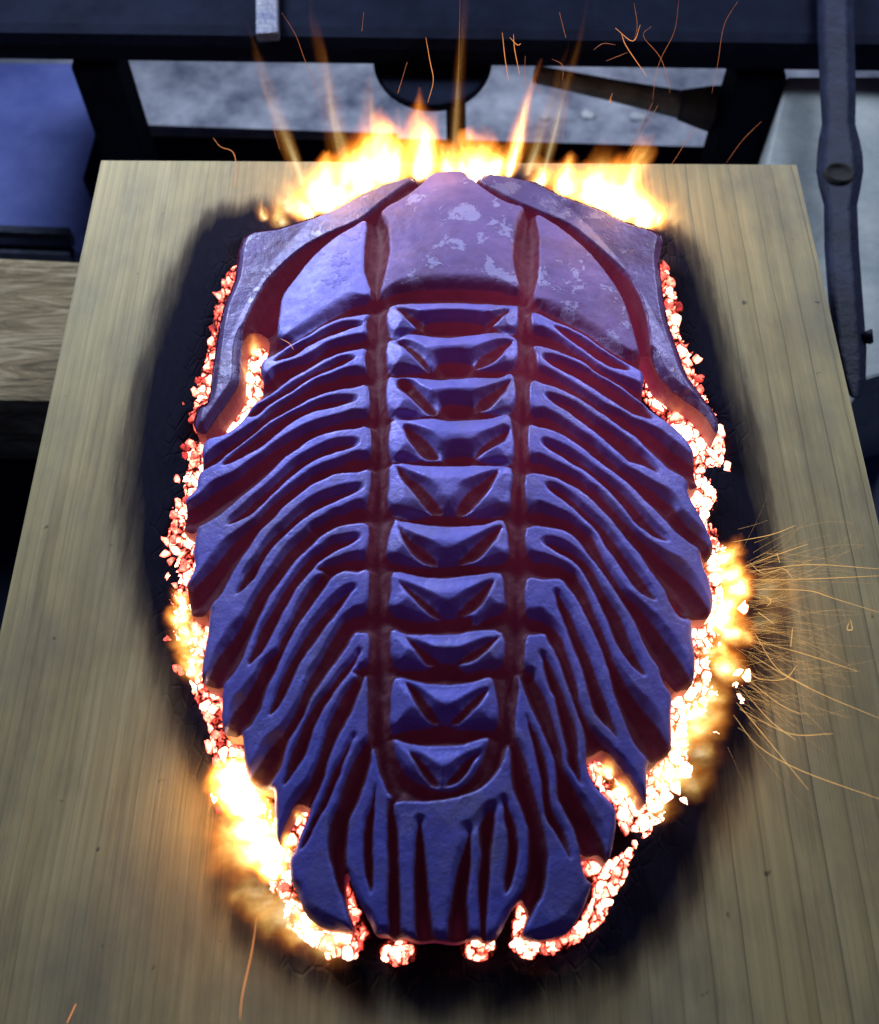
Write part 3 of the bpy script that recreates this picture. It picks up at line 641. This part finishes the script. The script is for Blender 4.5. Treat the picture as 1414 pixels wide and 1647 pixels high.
for poly_s, cw, ch, hm, hv_, keep in BEDS:
    A = cat(np.array(P(poly_s)), 3); x0, y0 = A.min(0) - 10; x1, y1 = A.max(0) + 10
    nx, ny = max(4, int((x1 - x0) / 4)), max(4, int((y1 - y0) / 4))
    gx2, gy2 = np.meshgrid(np.linspace(x0, x1, nx), np.linspace(y0, y1, ny))
    sd_ = poly_sd_pts(A, gx2, gy2); keepv = sd_ < 9
    w_ = at_z(gx2, gy2, 0.0)
    zz = -0.0026 + 0.0020 * np.clip(-sd_ / 10, -1, 1) + rng.normal(0, 0.00025, sd_.shape)
    vid = np.arange(sd_.size).reshape(sd_.shape); fa = []
    cellk = keepv[:-1, :-1] & keepv[1:, :-1] & keepv[:-1, 1:] & keepv[1:, 1:]
    for j, i in zip(*np.nonzero(cellk)): fa.append([int(vid[j + 1, i]), int(vid[j + 1, i + 1]), int(vid[j, i + 1]), int(vid[j, i])])
    if not fa: continue
    used = sorted({q_ for f_ in fa for q_ in f_}); rem = {q_: k for k, q_ in enumerate(used)}
    vv = np.stack([w_[..., 0].ravel(), w_[..., 1].ravel(), zz.ravel()], 1)[used]
    o = mesh_obj('glowing_char', vv, [[rem[q_] for q_ in f_] for f_ in fa], M_GLOW, board, True)
    gv_ = (np.clip(0.55 - sd_ / 13, 0, 1) * (0.30 + 0.75 * hm)).ravel()[used]
    o.data.attributes.new('glow', 'FLOAT', 'POINT').data.foreach_set('value', gv_.astype(np.float32))

# ------------------------------------------------------------------ flames: glowing gas in closed tongue-shaped bodies
def mat_flame():
    t = NT('flame'); t.n.remove(t.bsdf)
    co = t.coord(); oi = t.node('ShaderNodeObjectInfo')
    rnd = t.math('MULTIPLY', oi.outputs['Random'], 37.0)
    cmb = t.node('ShaderNodeCombineXYZ'); t.put(cmb.inputs[0], rnd); t.put(cmb.inputs[1], rnd); t.put(cmb.inputs[2], rnd)
    sc_ = t.scale(co, (2.2, 2.2, 1.5))
    wv = t.node('ShaderNodeTexNoise'); t.put(wv.inputs['Vector'], t.vmath('ADD', sc_, cmb.outputs[0])); wv.inputs['Scale'].default_value = 1.2; wv.inputs['Detail'].default_value = 2
    off = t.vmath('MULTIPLY', t.vmath('SUBTRACT', wv.outputs['Color'], (0.5, 0.5, 0.5)), (0.62, 0.62, 0.0))
    z0 = t.xyz(co)[2]
    cz = t.node('ShaderNodeCombineXYZ'); [t.put(cz.inputs[i], t.math('ADD', t.math('MULTIPLY', z0, 0.9), 0.1)) for i in range(3)]
    q = t.vmath('ADD', co, t.vmath('MULTIPLY', off, cz.outputs[0]))
    x, y, z = t.xyz(q)
    rad = t.math('SQRT', t.math('ADD', t.math('MULTIPLY', x, x), t.math('MULTIPLY', y, y)))
    zc = t.math('MINIMUM', t.math('MAXIMUM', z, 0.001), 0.999)
    R = t.math('MULTIPLY', t.math('MULTIPLY', t.math('POWER', zc, 0.35), t.math('POWER', t.math('SUBTRACT', 1.0, zc), 0.85)), 0.62)
    core = t.math('SUBTRACT', 1.0, t.math('DIVIDE', rad, t.math('MAXIMUM', R, 0.004)), clamp=True)
    st = t.noise(t.vmath('ADD', t.scale(q, (4.5, 4.5, 1.7)), cmb.outputs[0]), 1.0, 3, 0.6)
    d = t.math('MULTIPLY', core, t.mapr(st, 0.30, 0.70, 0.28, 1.22))
    d = t.math('MULTIPLY', d, t.mapr(z, 0.0, 1.0, 1.30, 0.25))
    colr = t.ramp(d, [(0.0, (1.0, 0.16, 0.012)), (0.25, (1.0, 0.30, 0.03)), (0.55, (1.0, 0.58, 0.14)), (0.9, (1.0, 0.82, 0.45))])
    power = t.math('MULTIPLY', t.math('POWER', d, 2.0), t.math('MULTIPLY', t.xyz(oi.outputs['Color'])[0], 1300.0))
    em = t.node('ShaderNodeEmission'); t.put(em.inputs[0], colr); t.put(em.inputs[1], power)
    t.l.new(em.outputs[0], t.out.inputs['Volume'])
    t.m.cycles.volume_sampling = 'MULTIPLE_IMPORTANCE' if hasattr(t.m.cycles, 'volume_sampling') else 'DISTANCE'
    return t.m
M_FLAME = mat_flame()
def tongue_mesh():
    v, f = [], []; S, RN = 12, 10
    for r in range(RN + 1):
        z = r / RN; R = 0.62 * max(z, .004) ** .35 * max(1 - z, .004) ** .85 * 1.25 + 0.05
        for k in range(S): v.append((R * math.cos(2 * math.pi * k / S), R * math.sin(2 * math.pi * k / S), z))
    for r in range(RN):
        for k in range(S): f.append([r * S + k, r * S + (k + 1) % S, (r + 1) * S + (k + 1) % S, (r + 1) * S + k])
    f.append(list(range(S))[::-1]); f.append([RN * S + k for k in range(S)])
    me = bpy.data.meshes.new('flame_tongue'); me.from_pydata(v, [], f); me.materials.append(M_FLAME); return me
TM = tongue_mesh()
def flame(label, tongues, lights=()):
    a = tongues[0]; root = empty('flame', p3(a[0], a[1], 0.0)); tag(root, label, 'flame', 'flames licking round the casting')
    for px, py, wmm, hmm, inten, lx, ly in tongues:
        o = bpy.data.objects.new('flame_tongue', TM); COL.objects.link(o); o.parent = root
        px += random.uniform(-7, 7); py += random.uniform(-7, 7) * (hmm < 15); wmm *= random.uniform(.85, 1.2); hmm *= random.uniform(.8, 1.3)
        o.location = p3(px, py, -0.001) - root.location
        o.scale = (wmm / 1000 * 1.7, wmm / 1000 * 1.4, hmm / 1000 * (1.12 if inten > .5 else 1.25))
        o.rotation_euler = (math.radians(ly), math.radians(lx), random.uniform(0, 6.28) * 0)
        o.color = (inten, 1, 1, 1)
    for i, (px, py, z, pw) in enumerate(lights):
        l = lamp('flame_glow', 'POINT', p3(px, py, z), pw, (1.0, 0.50, 0.16), 0.010); 
        l.parent = root; l.location = Vector(l.location) - root.location
# px, py of the foot on the board, width mm, height mm, strength, lean x, lean y (degrees)
flame('broad white hot flame above the left side of the head', [
  (425,362,9,10,.55,0,0),(452,358,13,14,.30,5,0),(488,350,20,22,1.0,5,0),(518,340,24,26,1.5,6,0),(555,325,26,32,1.8,4,0),(588,312,24,46,1.7,0,0),(612,302,22,34,1.6,3,0),(640,292,18,32,1.2,4,0),
  (470,345,16,20,.15,-6,0),(560,300,12,66,.16,-4,0),(482,300,10,62,.14,-8,0),(600,290,14,54,.35,2,0)], [(540,285,.02,.018)])
flame('low yellow flames between the two head horns', [
  (670,288,20,34,1.2,0,0),(690,286,18,26,1.0,0,0),(720,282,18,22,1.0,0,0),(745,284,18,30,.7,0,0),(765,290,18,24,1.4,0,0),(790,288,16,22,1.0,3,0),(818,286,12,42,1.2,8,0),
  (735,280,8,62,.14,2,0),(850,284,12,52,.14,10,0),(880,280,9,66,.10,6,0)], [(720,262,.02,.010)])
flame('broad white hot flame above the right side of the head', [
  (870,299,18,18,.6,0,0),(905,312,22,20,1.4,0,0),(940,322,26,22,2.2,0,0),(975,334,28,22,2.4,0,0),(1010,348,26,22,2.2,0,0),(1035,360,20,18,1.4,-4,0),(1055,368,12,14,.6,0,0),
  (1005,318,16,26,.7,10,0),(960,308,18,30,.30,12,0),(1070,360,14,18,.10,0,0)], [(990,295,.02,.018)])
flame('small orange flame curling beside the left ribs', [
  (300,975,10,12,1.0,-10,0),(298,1005,13,14,1.1,-10,0),(306,1035,14,16,.8,-10,0),(316,1065,13,16,.5,-12,0),(322,1092,12,14,.4,-14,0)], [])
flame('little orange flame in the gap under the left head spine', [(415,575,9,14,.45,4,0),(402,610,9,13,.4,0,0),(385,650,9,12,.35,-4,0)])
flame('little orange flame in the gap under the right head spine', [(1048,600,9,14,.6,-2,0),(1066,630,9,14,.6,4,0),(1090,665,9,12,.35,6,0)])
flame('little orange flame in the notch at the lower right ribs', [(975,1245,9,15,.5,-2,0),(1000,1275,10,15,.6,2,0),(1022,1300,9,13,.5,4,0)])
flame('thin orange flame in the notch at the lower left ribs', [(482,1325,8,13,.5,0,0),(466,1362,8,12,.5,-4,0)])
flame('tall white flame at the lower left ribs', [
  (388,1250,16,14,3.5,-8,0),(398,1275,20,16,6,-8,0),(408,1300,20,16,6,-8,0),(420,1335,18,16,6,-8,0),(432,1370,16,16,5,-6,0),(444,1400,14,16,4,-6,0),
  (415,1370,22,18,.30,-22,10),(400,1340,20,20,.35,-20,0)], [])
flame('soft orange flame under the tail at the left', [
  (440,1440,20,14,.13,-25,20),(470,1465,22,16,.18,-20,25),(490,1485,22,16,.18,-10,30),(520,1505,22,14,.16,0,30),(425,1430,20,14,.10,-30,20),(550,1508,8,9,1.3,0,10),(500,1480,9,9,1.4,-5,10)], [])
flame('fierce yellow flame with sparks at the right ribs', [
  (1156,905,10,16,1.0,4,0),(1160,928,14,12,1.2,6,0),(1172,950,16,12,1.3,4,0),(1168,975,18,11,1.3,2,0),(1160,1000,20,12,1.3,6,0),(1172,1015,18,10,1.0,8,0),(1150,1045,20,11,.9,2,0),(1158,1080,18,10,.6,8,0),(1140,1115,18,11,.35,4,0),
  (1125,1150,20,13,.26,2,0),(1118,1185,22,12,.26,8,0),(1095,1205,20,14,.30,4,0),(1088,1240,22,12,.28,8,0),(1070,1262,18,14,.30,2,0),(1058,1300,16,11,.26,6,0),(1122,1220,22,12,.12,14,0),(1102,1268,20,12,.10,14,0),
  (1225,955,22,12,.05,30,0),(1215,1010,22,12,.04,30,0)], [(1200,980,.018,.010),(1115,1225,.015,.005)])

# ------------------------------------------------------------------ sparks
t = NT('spark'); M_SPARK = t.set(Base_Color=(0.05, 0.02, 0.01), Emission_Color=(1.0, 0.34, 0.09), Emission_Strength=0.95)
t = NT('spark_dim'); M_SPARKD = t.set(Base_Color=(0.05, 0.02, 0.01), Emission_Color=(1.0, 0.27, 0.08), Emission_Strength=0.38)
ORD = 'first second third fourth fifth sixth seventh eighth ninth tenth eleventh twelfth thirteenth fourteenth fifteenth sixteenth seventeenth eighteenth nineteenth twentieth twenty-first twenty-second twenty-third twenty-fourth twenty-fifth twenty-sixth twenty-seventh twenty-eighth'.split()
t = NT('spark_gold'); M_GOLD = t.set(Base_Color=(0.05, 0.03, 0.01), Emission_Color=(1.0, 0.55, 0.16), Emission_Strength=0.9)
def spark(pts_px, mode, val, r, mat, label, group):
    a = np.array(pts_px, float)
    if len(a) > 2:
        ext = np.concatenate([[2 * a[0] - a[1]], a, [2 * a[-1] - a[-2]]]); o_ = []
        for i in range(1, len(ext) - 2):
            for k in range(5):
                s = k / 5; p0, p1, p2, p3_ = ext[i - 1:i + 3]
                o_.append(.5 * (2 * p1 + (p2 - p0) * s + (2 * p0 - 5 * p1 + 4 * p2 - p3_) * s * s + (3 * p1 - p0 - 3 * p2 + p3_) * s ** 3))
        a = np.array(o_ + [a[-1]])
    pts = [at_y(x, y, val) if mode == 'y' else p3(x, y, val + 0.012 * i / len(a)) for i, (x, y) in enumerate(a)]
    n = len(pts); rad = [r * (0.35 + 0.65 * math.sin(math.pi * (i + .6) / (n + .2))) for i in range(n)]
    return tag(tube('spark', pts, rad, mat, None, 4), label, 'spark', group)
UP = [("453,20 475,55 490,95 505,130 512,160",1),("685,60 692,100 697,130 688,165",2),("655,100 640,150",1),("585,20 582,50",1),
 ("740,0 738,100 735,180",1),("808,52 812,90 818,130",2),("826,55 828,80 836,120",2),("820,60 832,72 838,70",2),("845,90 843,140",1),("888,95 905,105 905,130",1),("1030,40 1018,66 990,45",2),
 ("1000,55 1008,75 1040,122",2),("975,98 995,90 1010,84",1),("955,80 970,70 990,72",1),("1048,42 1035,58 1062,92 1075,130 1078,150",1),("1092,0 1085,50 1065,90 1055,120 1050,160",1),
 ("1187,2 1165,40 1155,100 1145,150",1),("1050,165 1015,235",1),("1058,170 1010,255",1),("1118,205 1080,265",1),("1225,195 1195,225 1168,262",1),("343,222 355,236 375,245 380,275 375,310 372,320",2),
 ("438,200 450,240",1),("870,150 860,130",1),("910,60 900,20",1),("915,150 908,190 905,230",1),("985,160 980,165 985,150",2),("1020,5 1025,40 1020,65",1)]
UP.sort(key=lambda a: P(a[0])[0][0])
for i, (s, k) in enumerate(UP):
    spark(P(s), 'y', 0.318 + 0.012 * ((i * 7) % 5) / 5, 0.00005 + 0.00004 * k, M_SPARK if k == 2 else M_SPARKD, ORD[i] + ' thin orange spark from the left above the head flames', 'sparks rising over the head flames')
RIGHT = ["1205,932 1260,932 1330,930 1414,926","1200,950 1230,948 1300,950 1340,962 1414,985","1235,960 1240,968 1234,975","1210,1030 1270,1045 1320,1060 1380,1080","1205,1050 1260,1085 1330,1120 1414,1155",
 "1200,1090 1250,1130 1290,1150","1195,1110 1240,1160 1280,1190","1185,1130 1235,1190 1300,1270","1180,1150 1220,1200 1290,1240 1414,1285","1200,910 1250,892 1300,875","1178,872 1240,860 1280,845","1206,905 1228,922 1260,915 1275,930",
 "1205,1080 1222,1092 1262,1092 1282,1070","1366,1000 1363,1012 1371,1012 1368,996","1220,985 1245,1003","1215,1020 1250,1075 1300,1105","1205,920 1300,908 1414,915","1190,1140 1270,1180 1340,1180","1250,890 1254,905","1272,1040 1275,1010"]
RIGHT.sort(key=lambda a: P(a)[0][1])
for i, s in enumerate(RIGHT):
    spark(P(s), 'z', 0.006 + 0.008 * ((i * 5) % 7) / 7, 0.00013, M_GOLD, ORD[i] + ' fine golden spark from the top right of the ribs', 'sparks shooting off the right ribs')
for s, lb in (("413,1475 405,1530 390,1600 386,1640", 'long faint spark below the lower left flame'), ("122,1615 108,1645", 'short spark at the bottom left corner of the board'), ("452,545 465,552 472,562", 'short bright spark lying on the first left rib')):
    spark(P(s), 'z', 0.030 if s[0] == '4' else 0.006, 0.00014, M_SPARK, lb, 'stray sparks at the left')

# hair-fine spray of sparks thrown out to the right, too many to count
sv, sf = [], []
for k in range(170):
    px0, py0 = 1195 + random.gauss(0, 12), random.choice([random.gauss(930, 25), random.gauss(1010, 40), random.gauss(1100, 40)])
    ang = math.radians(random.gauss((py0 - 960) * 0.20, 16)); ln = random.uniform(25, 80) if k < 80 else random.uniform(90, 210); cv = random.gauss(0, 0.6)
    z0 = random.uniform(0.003, 0.014); pr = []
    for i in range(9):
        a_ = ang + cv * (i / 8) ** 2; px0 += math.cos(a_) * ln / 9; py0 += math.sin(a_) * ln / 9
        pr.append(p3(px0, py0, z0 + 0.010 * i / 9))
    for i, p in enumerate(pr):
        r_ = 0.000035 * (1 - 0.6 * i / 8)
        for d_ in ((0, -1, 0), (0, .6, .8), (0, .6, -.8)): sv.append(p + Vector(d_) * r_)
    b_ = len(sv) - 27
    for i in range(8):
        for q_ in range(3): sf.append([b_ + i * 3 + q_, b_ + i * 3 + (q_ + 1) % 3, b_ + (i + 1) * 3 + (q_ + 1) % 3, b_ + (i + 1) * 3 + q_])
spray = mesh_obj('spark_spray', sv, sf, M_GOLD); spray['kind'] = 'stuff'; tag(spray, 'hair fine golden spray of sparks beside the right ribs', 'sparks')

# ------------------------------------------------------------------ background: the floor and the workshop things beyond the board
FZ = -0.30
floor_m = plain('concrete', (0.11, 0.13, 0.21), (0.62, 0.64, 0.76), 24, 0.9, 0, 0.002)
fl = mesh_obj('floor', [(-3, -2, FZ), (3, -2, FZ), (3, 4, FZ), (-3, 4, FZ)], [[0, 1, 2, 3]], floor_m); fl['kind'] = 'structure'
iron = plain('black_iron', (0.003, 0.0045, 0.013), (0.007, 0.010, 0.026), 40, 0.8, 0.0, 0.0006)
iron.node_tree.nodes['Principled BSDF'].inputs['Specular IOR Level'].default_value = 0.08
iron2 = plain('blue_iron', (0.010, 0.013, 0.03), (0.028, 0.036, 0.07), 55, 0.5, 0.5, 0.0010)
def box_between(name, a, b, w, h, mat, parent=None, bev=0.002):
    a, b = Vector(a), Vector(b); t_ = (b - a).normalized(); side = t_.cross(Vector((0, 0, 1)))
    side = side.normalized() if side.length > 1e-4 else Vector((1, 0, 0)); up = side.cross(t_).normalized()
    v = [p + side * sx * w / 2 + up * sy * h / 2 for p in (a, b) for sx, sy in ((-1, -1), (1, -1), (1, 1), (-1, 1))]
    f = [[0, 1, 2, 3], [7, 6, 5, 4], [0, 4, 5, 1], [1, 5, 6, 2], [2, 6, 7, 3], [3, 7, 4, 0]]
    o = mesh_obj(name, v, f, mat, parent); fix_normals(o)
    if bev: bevel(o, bev)
    return o
frame = empty('iron_stand', (0, 0.5, FZ)); tag(frame, 'black iron stand with two cross rails and legs behind the board', 'stand')
def child(o, p):
    o.parent = p; o.matrix_parent_inverse = p.matrix_world.inverted() if False else o.matrix_parent_inverse
    o.location = Vector(o.location) - p.location; return o
# top rail: its lower front edge runs from pixel (0,104) to (1414,124)
a, b = p3(-80, 103, -0.085), p3(1500, 125, -0.085)
top = [a, b, b + Vector((0, 0.13, 0)), a + Vector((0, 0.13, 0))]
child(prism('top_rail', [p + Vector((0, 0, 0.022)) for p in top], (0, 0, -0.022), iron, None, 0.008), frame)
zl = -0.20
l0, l1 = p3(150, 215, zl), p3(1172, 243, zl)
child(box_between('lower_rail', l0 + Vector((0, -0.02, -0.012)), l1 + Vector((0, -0.02, -0.012)), 0.05, 0.024, iron), frame)
child(prism('rail_ledge', [p3(203, 199, zl + .004), p3(640, 214, zl + .004), p3(640, 224, zl + .004), p3(203, 214, zl + .004)], (0, 0, -0.003), plain('ledge_grey', (0.10, 0.11, 0.16), (0.20, 0.21, 0.27), 60, 0.7), None, 0.0008), frame)
for (xa, xb) in ((112, 186), (1188, 1268)):
    zt = -0.086
    q0, q1 = p3(xa, 108 if xa < 500 else 126, zt), p3(xb, 108 if xa < 500 else 126, zt)
    w = q1.x - q0.x
    child(prism('leg', [q0, q1, q1 + Vector((0, w, 0)), q0 + Vector((0, w, 0))], (0.012 if xa < 500 else -0.012, -0.04, FZ - zt), iron, None, 0.002), frame)
# clamp tab on the rail
tab = box_between('bolt_tab', p3(430, -20, -0.058), p3(431, 60, -0.058), 0.0125, 0.006, plain('worn_steel', (0.09, 0.10, 0.20), (0.28, 0.28, 0.32), 90, 0.5, 0.5), None, 0.001); child(tab, frame)

# round iron disc hanging below the rail
dz = -0.088; dc = p3(696, 88, dz); dr = (p3(792, 88, dz) - dc).length
dv = [dc + Vector((math.cos(i * math.pi / 20) * dr, math.sin(i * math.pi / 20) * dr * 1.2, 0)) for i in range(40)]
disc = prism('hammer_head', dv, (0, 0, -0.006), iron, None, 0.002)
ham = empty('round_hammer', dc + Vector((0, 0, -0.05))); disc.parent = ham; disc.location = Vector((0, 0, 0)) - ham.location
shaft = box_between('handle', p3(733, 140, dz - 0.03), p3(734, 262, -0.16), 0.012, 0.014, plain('dark_wood', (0.035, 0.028, 0.024), (0.09, 0.065, 0.045), 60, 0.8, 0, .0006, (4, 1, 1)), None, 0.002)
shaft.parent = ham; shaft.location = Vector((0, 0, 0)) - ham.location
tag(ham, 'dark round iron hammer hanging below the rail behind the flames', 'hammer')

# tongs / bar lying slantwise at the right
tg = empty('iron_poker', p3(1050, 170, -0.16)); 
pk_m = plain('rusty_bar', (0.16, 0.135, 0.11), (0.42, 0.36, 0.29), 70, 0.75, 0.2, 0.0008)
A1_, A2_, A3_ = p3(860, 119, -0.13), p3(1105, 170, -0.13), p3(1222, 184, -0.13)
bar = tube('shaft', [A1_, A1_.lerp(A2_, .5), A2_], [0.0055, 0.0065, 0.0085], pk_m, None, 10)
head = tube('blade', [A2_ - (A3_ - A2_) * .1, A2_.lerp(A3_, .25), A2_.lerp(A3_, .6), A2_.lerp(A3_, .92), A3_], [0.009, 0.013, 0.0155, 0.0145, 0.008], plain('sooty_iron', (0.03, 0.027, 0.028), (0.10, 0.09, 0.085), 60, 0.75, 0.1), None, 12)
for o in (bar, head): o.parent = tg; o.location = Vector((0, 0, 0)) - tg.location
tag(tg, 'slanting rusty iron poker with a dark rounded end behind the board', 'poker')

chip_m = plain('pale_chip', (0.45, 0.5, 0.6), (0.8, 0.82, 0.85), 80, 0.8)
for px_, py_, r_, lb in ((944, 189, .006, 'small white chip on the floor under the poker shaft'), (1024, 192, .007, 'larger pale blue chip on the floor beside the poker'), (876, 192, .004, 'tiny white chip on the floor left of the other chips')):
    c_ = p3(px_, py_, FZ); n_ = 7
    vv = [c_ + Vector((math.cos(i * 6.283 / n_) * r_ * random.uniform(.7, 1.2), math.sin(i * 6.283 / n_) * r_ * random.uniform(.6, 1.1), z_)) for z_, in ((0.0,), (0.004,)) for i in range(n_)]
    vv.append(c_ + Vector((0, 0, 0.006)))
    o = mesh_obj('stone_chip', vv, [[i, (i + 1) % n_, n_ + (i + 1) % n_, n_ + i] for i in range(n_)] + [[n_ + i, n_ + (i + 1) % n_, 2 * n_] for i in range(n_)], chip_m); tag(o, lb, 'chip', 'chips on the floor')
# pale slab at the right
slab_m = plain('pale_slab', (0.20, 0.235, 0.27), (0.36, 0.39, 0.40), 30, 0.9, 0, 0.0008)
sz = -0.092
slab = prism('stone_slab', [p3(1266, 122, sz), p3(1520, 122, sz), p3(1560, 560, sz), p3(1392, 612, sz), p3(1360, 668, sz), p3(1190, 668, sz), p3(1232, 262, sz)], (0, 0, FZ - sz), slab_m, None, 0.002)
tag(slab, 'pale grey stone slab behind the right corner of the board', 'slab')
bb = prism('blue_box', [p3(1365, 690, -0.19), p3(1520, 650, -0.19), p3(1540, 850, -0.19), p3(1360, 850, -0.19)], (0, 0, FZ + 0.19), plain('blue_paint', (0.03, 0.04, 0.12), (0.06, 0.08, 0.20), 30, 0.6), None, 0.003)
tag(bb, 'dark blue box edge showing right of the board', 'box')

# forged bar with an eye
hz = -0.0515
FB = [(1343, -40, 30), (1345, 60, 30), (1348, 150, 29), (1349, 200, 27), (1350, 225, 33), (1351, 250, 37), (1351, 275, 38), (1351, 300, 34), (1352, 330, 27), (1354, 400, 28), (1360, 480, 28), (1368, 560, 26), (1374, 610, 19), (1376, 640, 8)]
ftop, fbot = [], []
v, f = [], []
for i, (x, y, w) in enumerate(FB):
    for s, zz in ((-1, -.011), (-1, -.004), (-.62, 0.0), (.55, 0.0), (1, -.005), (1, -.011)):
        v.append(p3(x + s * w, y, hz + zz) + Vector((0, 0, 0)))
for i in range(len(FB) - 1):
    for k in range(6): f.append([i * 6 + k, i * 6 + (k + 1) % 6, (i + 1) * 6 + (k + 1) % 6, (i + 1) * 6 + k])
f.append([0, 1, 2, 3, 4, 5]); f.append([(len(FB) - 1) * 6 + k for k in range(6)][::-1])
forged_m = plain('forged_iron', (0.004, 0.006, 0.022), (0.014, 0.020, 0.056), 60, 0.62, 0.0, 0.0010)
forged_m.node_tree.nodes['Principled BSDF'].inputs['Specular IOR Level'].default_value = 0.25
fbar = empty('forged_bar', p3(1350, 300, hz - 0.011)); fb = mesh_obj('shank', v, f, forged_m, fbar); fix_normals(fb); fb.location = Vector((0, 0, 0)) - fbar.location; bevel(fb, 0.0012)
ec = p3(1350, 278, hz + 0.0012); ev = []; er = (p3(1370, 278, hz) - p3(1350, 278, hz)).length
n = 20
ev = [ec + Vector((math.cos(2 * math.pi * i / n) * er * q_, math.sin(2 * math.pi * i / n) * er * q_ * .9, zz)) for q_, zz in ((1.25, -.0015), (1.1, .0012), (0.95, 0.0), (0.8, -.0008)) for i in range(n)]
ef = [[r * n + k, r * n + (k + 1) % n, (r + 1) * n + (k + 1) % n, (r + 1) * n + k] for r in range(3) for k in range(n)] + [[3 * n + k for k in range(n)]]
eye = mesh_obj('eye_hole', ev, ef, plain('hole_dark', (0.006, 0.006, 0.008), (0.014, 0.014, 0.016), 60, 0.9), fbar, True); eye.location = Vector((0, 0, 0)) - fbar.location  # shallow dish, the darkness of the hole put into its colour
sp_ = tube('spur', [p3(1388, 545, hz - .004), p3(1396, 540, hz - .003), p3(1402, 552, hz - .005)], [0.003, 0.0035, 0.001], forged_m, fbar, 8); sp_.location = Vector((0, 0, 0)) - fbar.location
tag(fbar, 'long forged iron bar with a round eye hanging at the right edge', 'iron bar')

# left side: blue panel, dark slats, rough wood beam
bp_m = plain('blue_panel', (0.055, 0.080, 0.31), (0.12, 0.155, 0.45), 22, 0.75, 0, 0.0008)
pz = -0.22
panel = prism('blue_tarp', [p3(-120, 100, pz), p3(150, 100, pz), p3(180, 380, pz), p3(-120, 360, pz)], (0, 0, -0.02), bp_m, None, 0.002)
tag(panel, 'flat blue tarp lying low behind the left corner of the board', 'tarp')
pb = empty('blue_crate', p3(40, 390, -0.26)); tag(pb, 'dark blue slatted crate edge between the blue tarp and the wooden beam', 'crate')
for yy_, hgt in ((372, 12), (392, 12), (408, 8)):
    o = prism('slat', [p3(-120, yy_ - hgt * .6 - 8, -0.205), p3(112, yy_ - hgt * .6, -0.205), p3(112, yy_ + hgt * .4, -0.205), p3(-120, yy_ + hgt * .4 - 8, -0.205)], (0, 0, -0.012), iron2 if yy_ != 392 else iron, None, 0.001)
    o.parent = pb; o.location = Vector((0, 0, 0)) - pb.location
bm_t = NT('rough_beam'); co = bm_t.coord(); g1 = bm_t.noise(bm_t.scale(co, (14, 70, 60)), 1.0, 5, 0.7, 0, 1.6); g2 = bm_t.noise(bm_t.scale(co, (30, 260, 60)), 1.0, 4, 0.6)
bc = bm_t.ramp(g1, [(0.30, (0.05, 0.036, 0.018)), (0.48, (0.17, 0.128, 0.070)), (0.66, (0.34, 0.285, 0.19))])
bm_m = bm_t.set(Base_Color=bc, Roughness=0.85, Normal=bm_t.bump(bm_t.math('ADD', g1, bm_t.math('MULTIPLY', g2, .5)), 0.004, 0.8))
bz_ = -0.11
beam = prism('wooden_beam', [p3(-220, 402, bz_), p3(230, 424, bz_), p3(200, 648, bz_), p3(-220, 640, bz_)], (0, 0, -0.06), bm_m, None, 0.003)
tag(beam, 'rough sawn timber beam sticking out left of the board', 'beam')
dk = prism('gap_block', [p3(-200, 700, -0.2), p3(120, 700, -0.2), p3(60, 1150, -0.2), p3(-250, 1150, -0.2)], (0, 0, FZ + 0.2), iron, None, 0.004)  # black block put where only a dark gap is
tag(dk, 'black block filling the dark gap below the wooden beam', 'block')
pt = prism('support_table', [Vector((-0.13, 0.02, -0.029)), Vector((0.13, 0.02, -0.029)), Vector((0.13, 0.27, -0.029)), Vector((-0.13, 0.27, -0.029))], (0, 0, FZ + 0.029), iron, None, 0.003)
tag(pt, 'dark block under the board holding it up', 'block')
print('embers', n_emb, 'grid', X.shape)
